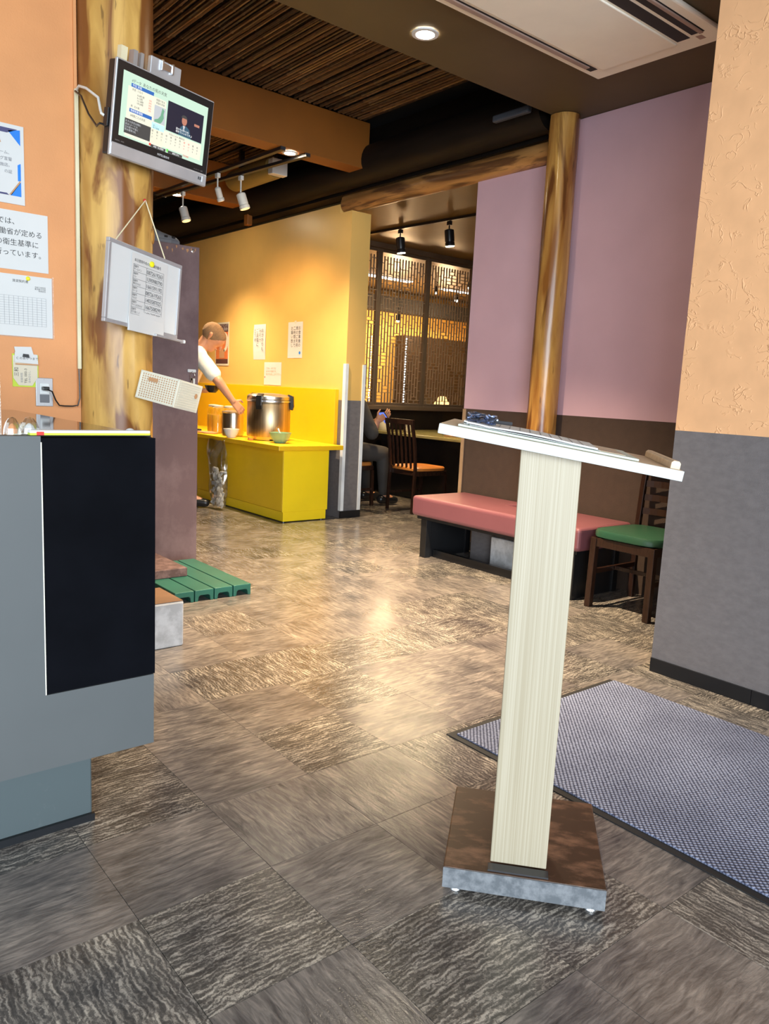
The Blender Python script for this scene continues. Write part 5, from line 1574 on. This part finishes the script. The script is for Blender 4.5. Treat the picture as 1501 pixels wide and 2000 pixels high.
# low wall, sill and lattice screen
struct('wall_low', B(4.05, 9.4, 6.52, 6.62, 0, 0.868), 'dining_dark')
struct('trim_sill', B(4.05, 9.4, 6.49, 6.65, 0.869, 0.915), 'screen_frame', bevel=0.006)
struct('trim_lintel', B(4.05, 9.4, 6.50, 6.64, 2.53, 2.579), 'screen_frame')
edges = [4.55, 5.225, 5.915, 6.605, 7.295]
for i in range(4):
    x0, x1 = edges[i], edges[i + 1]
    lp = thing('lattice_screen', ('lattice screen panel at left, mostly hidden by the yellow pillar', 'left of the two wholly visible brown lattice screen panels', 'right of the two wholly visible brown lattice screen panels', 'lattice screen panel at right, hidden behind the lilac wall')[i], 'screen', (x0, 6.57, 0.916), group='brown lattice screens')
    w_, h_ = x1 - x0, 1.612
    MB().box(0.001, 0.03, -0.02, 0.02, 0, h_).box(w_ - 0.03, w_ - 0.001, -0.02, 0.02, 0, h_).box(0.03, w_ - 0.03, -0.02, 0.02, 0, 0.03).box(0.03, w_ - 0.03, -0.02, 0.02, h_ - 0.03, h_).build('frame', 'screen_frame', lp, bevel=0.003)
    g = MB()
    nx = 15
    cw_ = (w_ - 0.06) / nx
    ch_ = 0.0353
    nz = int((h_ - 0.06) / ch_)
    rr = random.Random(20 + i)
    # woven rectangles: upright and flat ones side by side, like a kumiko screen
    own = {}
    n_id = 0
    for jz in range(nz):
        for ix in range(nx):
            if (ix, jz) in own:
                continue
            q = rr.random()
            if q < 0.47 and ix + 1 < nx and (ix + 1, jz) not in own:
                cells = [(ix, jz), (ix + 1, jz)]
            elif q < 0.93:
                cells = [(ix, jz + s_) for s_ in range(3) if jz + s_ < nz and (ix, jz + s_) not in own]
            else:
                cells = [(ix, jz)]
            for c_ in cells:
                own[c_] = n_id
            n_id += 1
    bw_ = 0.0034
    for ix in range(1, nx):
        run = None
        for jz in range(nz + 1):
            e = jz < nz and own[(ix, jz)] != own[(ix - 1, jz)]
            if e and run is None:
                run = jz
            if not e and run is not None:
                g.box(0.03 + ix * cw_ - bw_, 0.03 + ix * cw_ + bw_, -0.008, 0.008, 0.03 + run * ch_, 0.03 + jz * ch_)
                run = None
    for jz in range(1, nz):
        run = None
        for ix in range(nx + 1):
            e = ix < nx and own[(ix, jz)] != own[(ix, jz - 1)]
            if e and run is None:
                run = ix
            if not e and run is not None:
                g.box(0.03 + run * cw_, 0.03 + ix * cw_, -0.007, 0.007, 0.03 + jz * ch_ - bw_, 0.03 + jz * ch_ + bw_)
                run = None
    g.build('lattice_bars', 'lattice_wood', lp, kind='stuff')
# far half of the dining room, seen through the lattice
o = B(7.91, 9.36, 9.22, 9.455, 0.0, 1.93).build('brown_partition', 'partition_brown')
tag(o, 'dark brown partition block seen through the lattice', 'partition')
struct('trim_beam_far', B(4.1, 9.4, 9.1, 9.3, 2.24, 2.45), 'ceiling_dark')
for k, (x_, y_) in enumerate(((7.90, 9.19), (7.40, 9.42))):
    ls = thing('led_string', ('string of white lights along the dark partition edge', 'string of white lights behind the yellow pillar edge')[k], 'light', (x_, y_, 0.9), group='light strings')
    MB().tube([(0, 0, 0.0), (0.004, 0, 0.5), (0, 0, 1.0)], 0.002, 5).build('wire', 'dark_plastic', ls)
    g = MB()
    for q in range(26):
        g.ball((0.006 * sin(q * 2.1), -0.004, 0.02 + q * 0.038), 0.012, 6, 4)
    g.build('bulbs', 'led_white', ls, kind='stuff')
for k, (x_, y_, la) in enumerate(((6.80, 8.35, 'bright ceiling strip light at left, seen through the lattice'), (8.35, 8.50, 'bright ceiling strip light at right, seen through the lattice'))):
    t = thing('strip_light', la, 'light', (x_, y_, 2.56))
    B(-0.42, 0.42, -0.07, 0.07, 0.012, 0.038).build('housing', 'white', t)
    B(-0.40, 0.40, -0.05, 0.05, 0.0, 0.0115).build('diffuser', 'lamp_white', t)
light('strip_light_glow', 'AREA', (6.80, 8.35, 2.53), (6.8, 8.35, 0), 22, WARM2, 0.8, 0.1)
light('strip_light_glow', 'AREA', (8.35, 8.50, 2.53), (8.35, 8.5, 0), 22, WARM2, 0.8, 0.1)
for k, (x_, y_, z_, la) in enumerate(((6.383, 7.6, 1.95, 'hanging lamp behind left lattice panel, left of the low pair'), (6.86, 7.6, 1.95, 'hanging lamp behind left lattice panel, right of the low pair'), (6.998, 7.6, 2.36, 'high hanging lamp just right of the lattice middle post'), (7.373, 7.6, 2.30, 'hanging lamp lowest of the three behind right lattice panel'), (7.55, 7.55, 2.48, 'brightest high hanging lamp nearest the lilac wall'))):
    t = thing('hanging_lamp', la, 'lamp', (x_, y_, z_), group='hanging lamps behind the lattice')
    MB().cyl((0, 0, 0.06), (0, 0, 2.599 - z_), 0.006, n=6).build('stem', 'black_plastic', t)
    MB().lathe([(0.028, 0.0), (0.030, 0.01), (0.030, 0.06), (0.015, 0.075)], n=14).build('shade', 'black_plastic', t)
    MB().ball((0, 0, -0.002), 0.024, 10, 6).build('bulb', 'lamp_white', t, smooth=True)
light('gold_wall_fill', 'POINT', (7.2, 8.6, 2.0), (7, 7.6, 0), 70, WARM, 0.1)  # this and the next: added fills that brighten the gold wall, no fitting here
light('gold_wall_fill', 'POINT', (8.2, 8.7, 2.1), (7, 7.6, 0), 40, WARM, 0.1)
tl = thing('table_lamp', 'glowing low amber table lamp behind the right lattice panel', 'lamp', (8.55, 9.0, 0.0))
MB().lathe([(0.2, 0), (0.2, 0.02), (0.03, 0.04), (0.03, 0.86), (0.16, 0.88)], n=16).build('stand', 'dining_dark', tl)
MB().lathe([(0.13, 0.885), (0.12, 0.93), (0.08, 0.96), (0.07, 1.0), (0.05, 1.03)], n=18).build('shade', 'lamp_amber', tl)

person('seated person in dark clothes holding a glowing phone at the dining table', dict(
    pelvis=(4.28, 5.78, 0.535), chest=(4.29, 5.775, 0.83), neck=(4.31, 5.77, 1.0), head=(4.35, 5.755, 1.125),
    sR=(4.30, 5.60, 0.93), eR=(4.40, 5.52, 0.68), wR=(4.47, 5.545, 0.795), hR=((0.35, -0.55, 0.45), (0.2, 0.6, 0.3), 1, 0.5),
    sL=(4.30, 5.945, 0.93), eL=(4.38, 5.90, 0.68), wL=(4.50, 5.72, 0.77), hL=((0.25, -0.9, 0.25), (0.1, 0.3, 0.9), -1, 0.5),
    kR=(4.62, 5.62, 0.485), aR=(4.64, 5.60, 0.085), kL=(4.63, 5.90, 0.485), aL=(4.66, 5.90, 0.085)),
    (1, -0.08, 0), (0.88, -0.1, -0.42), 'ink', shirt='dark_cloth', legs='dark_cloth', sleeve=0.98, base=(4.45, 5.76, 0))
ph = thing('phone', 'phone with glowing blue screen in the seated person\'s hands', 'phone', mtx=frame((4.515, 5.50, 0.83), (0.2, -0.95, 0.1), (-0.65, -0.2, 0.7)))
B(-0.035, 0.035, -0.004, 0.004, -0.07, 0.07).build('case', 'black_plastic', ph, bevel=0.002)
B(-0.032, 0.032, -0.0048, -0.0041, -0.066, 0.066).build('screen', 'phone_glow', ph)
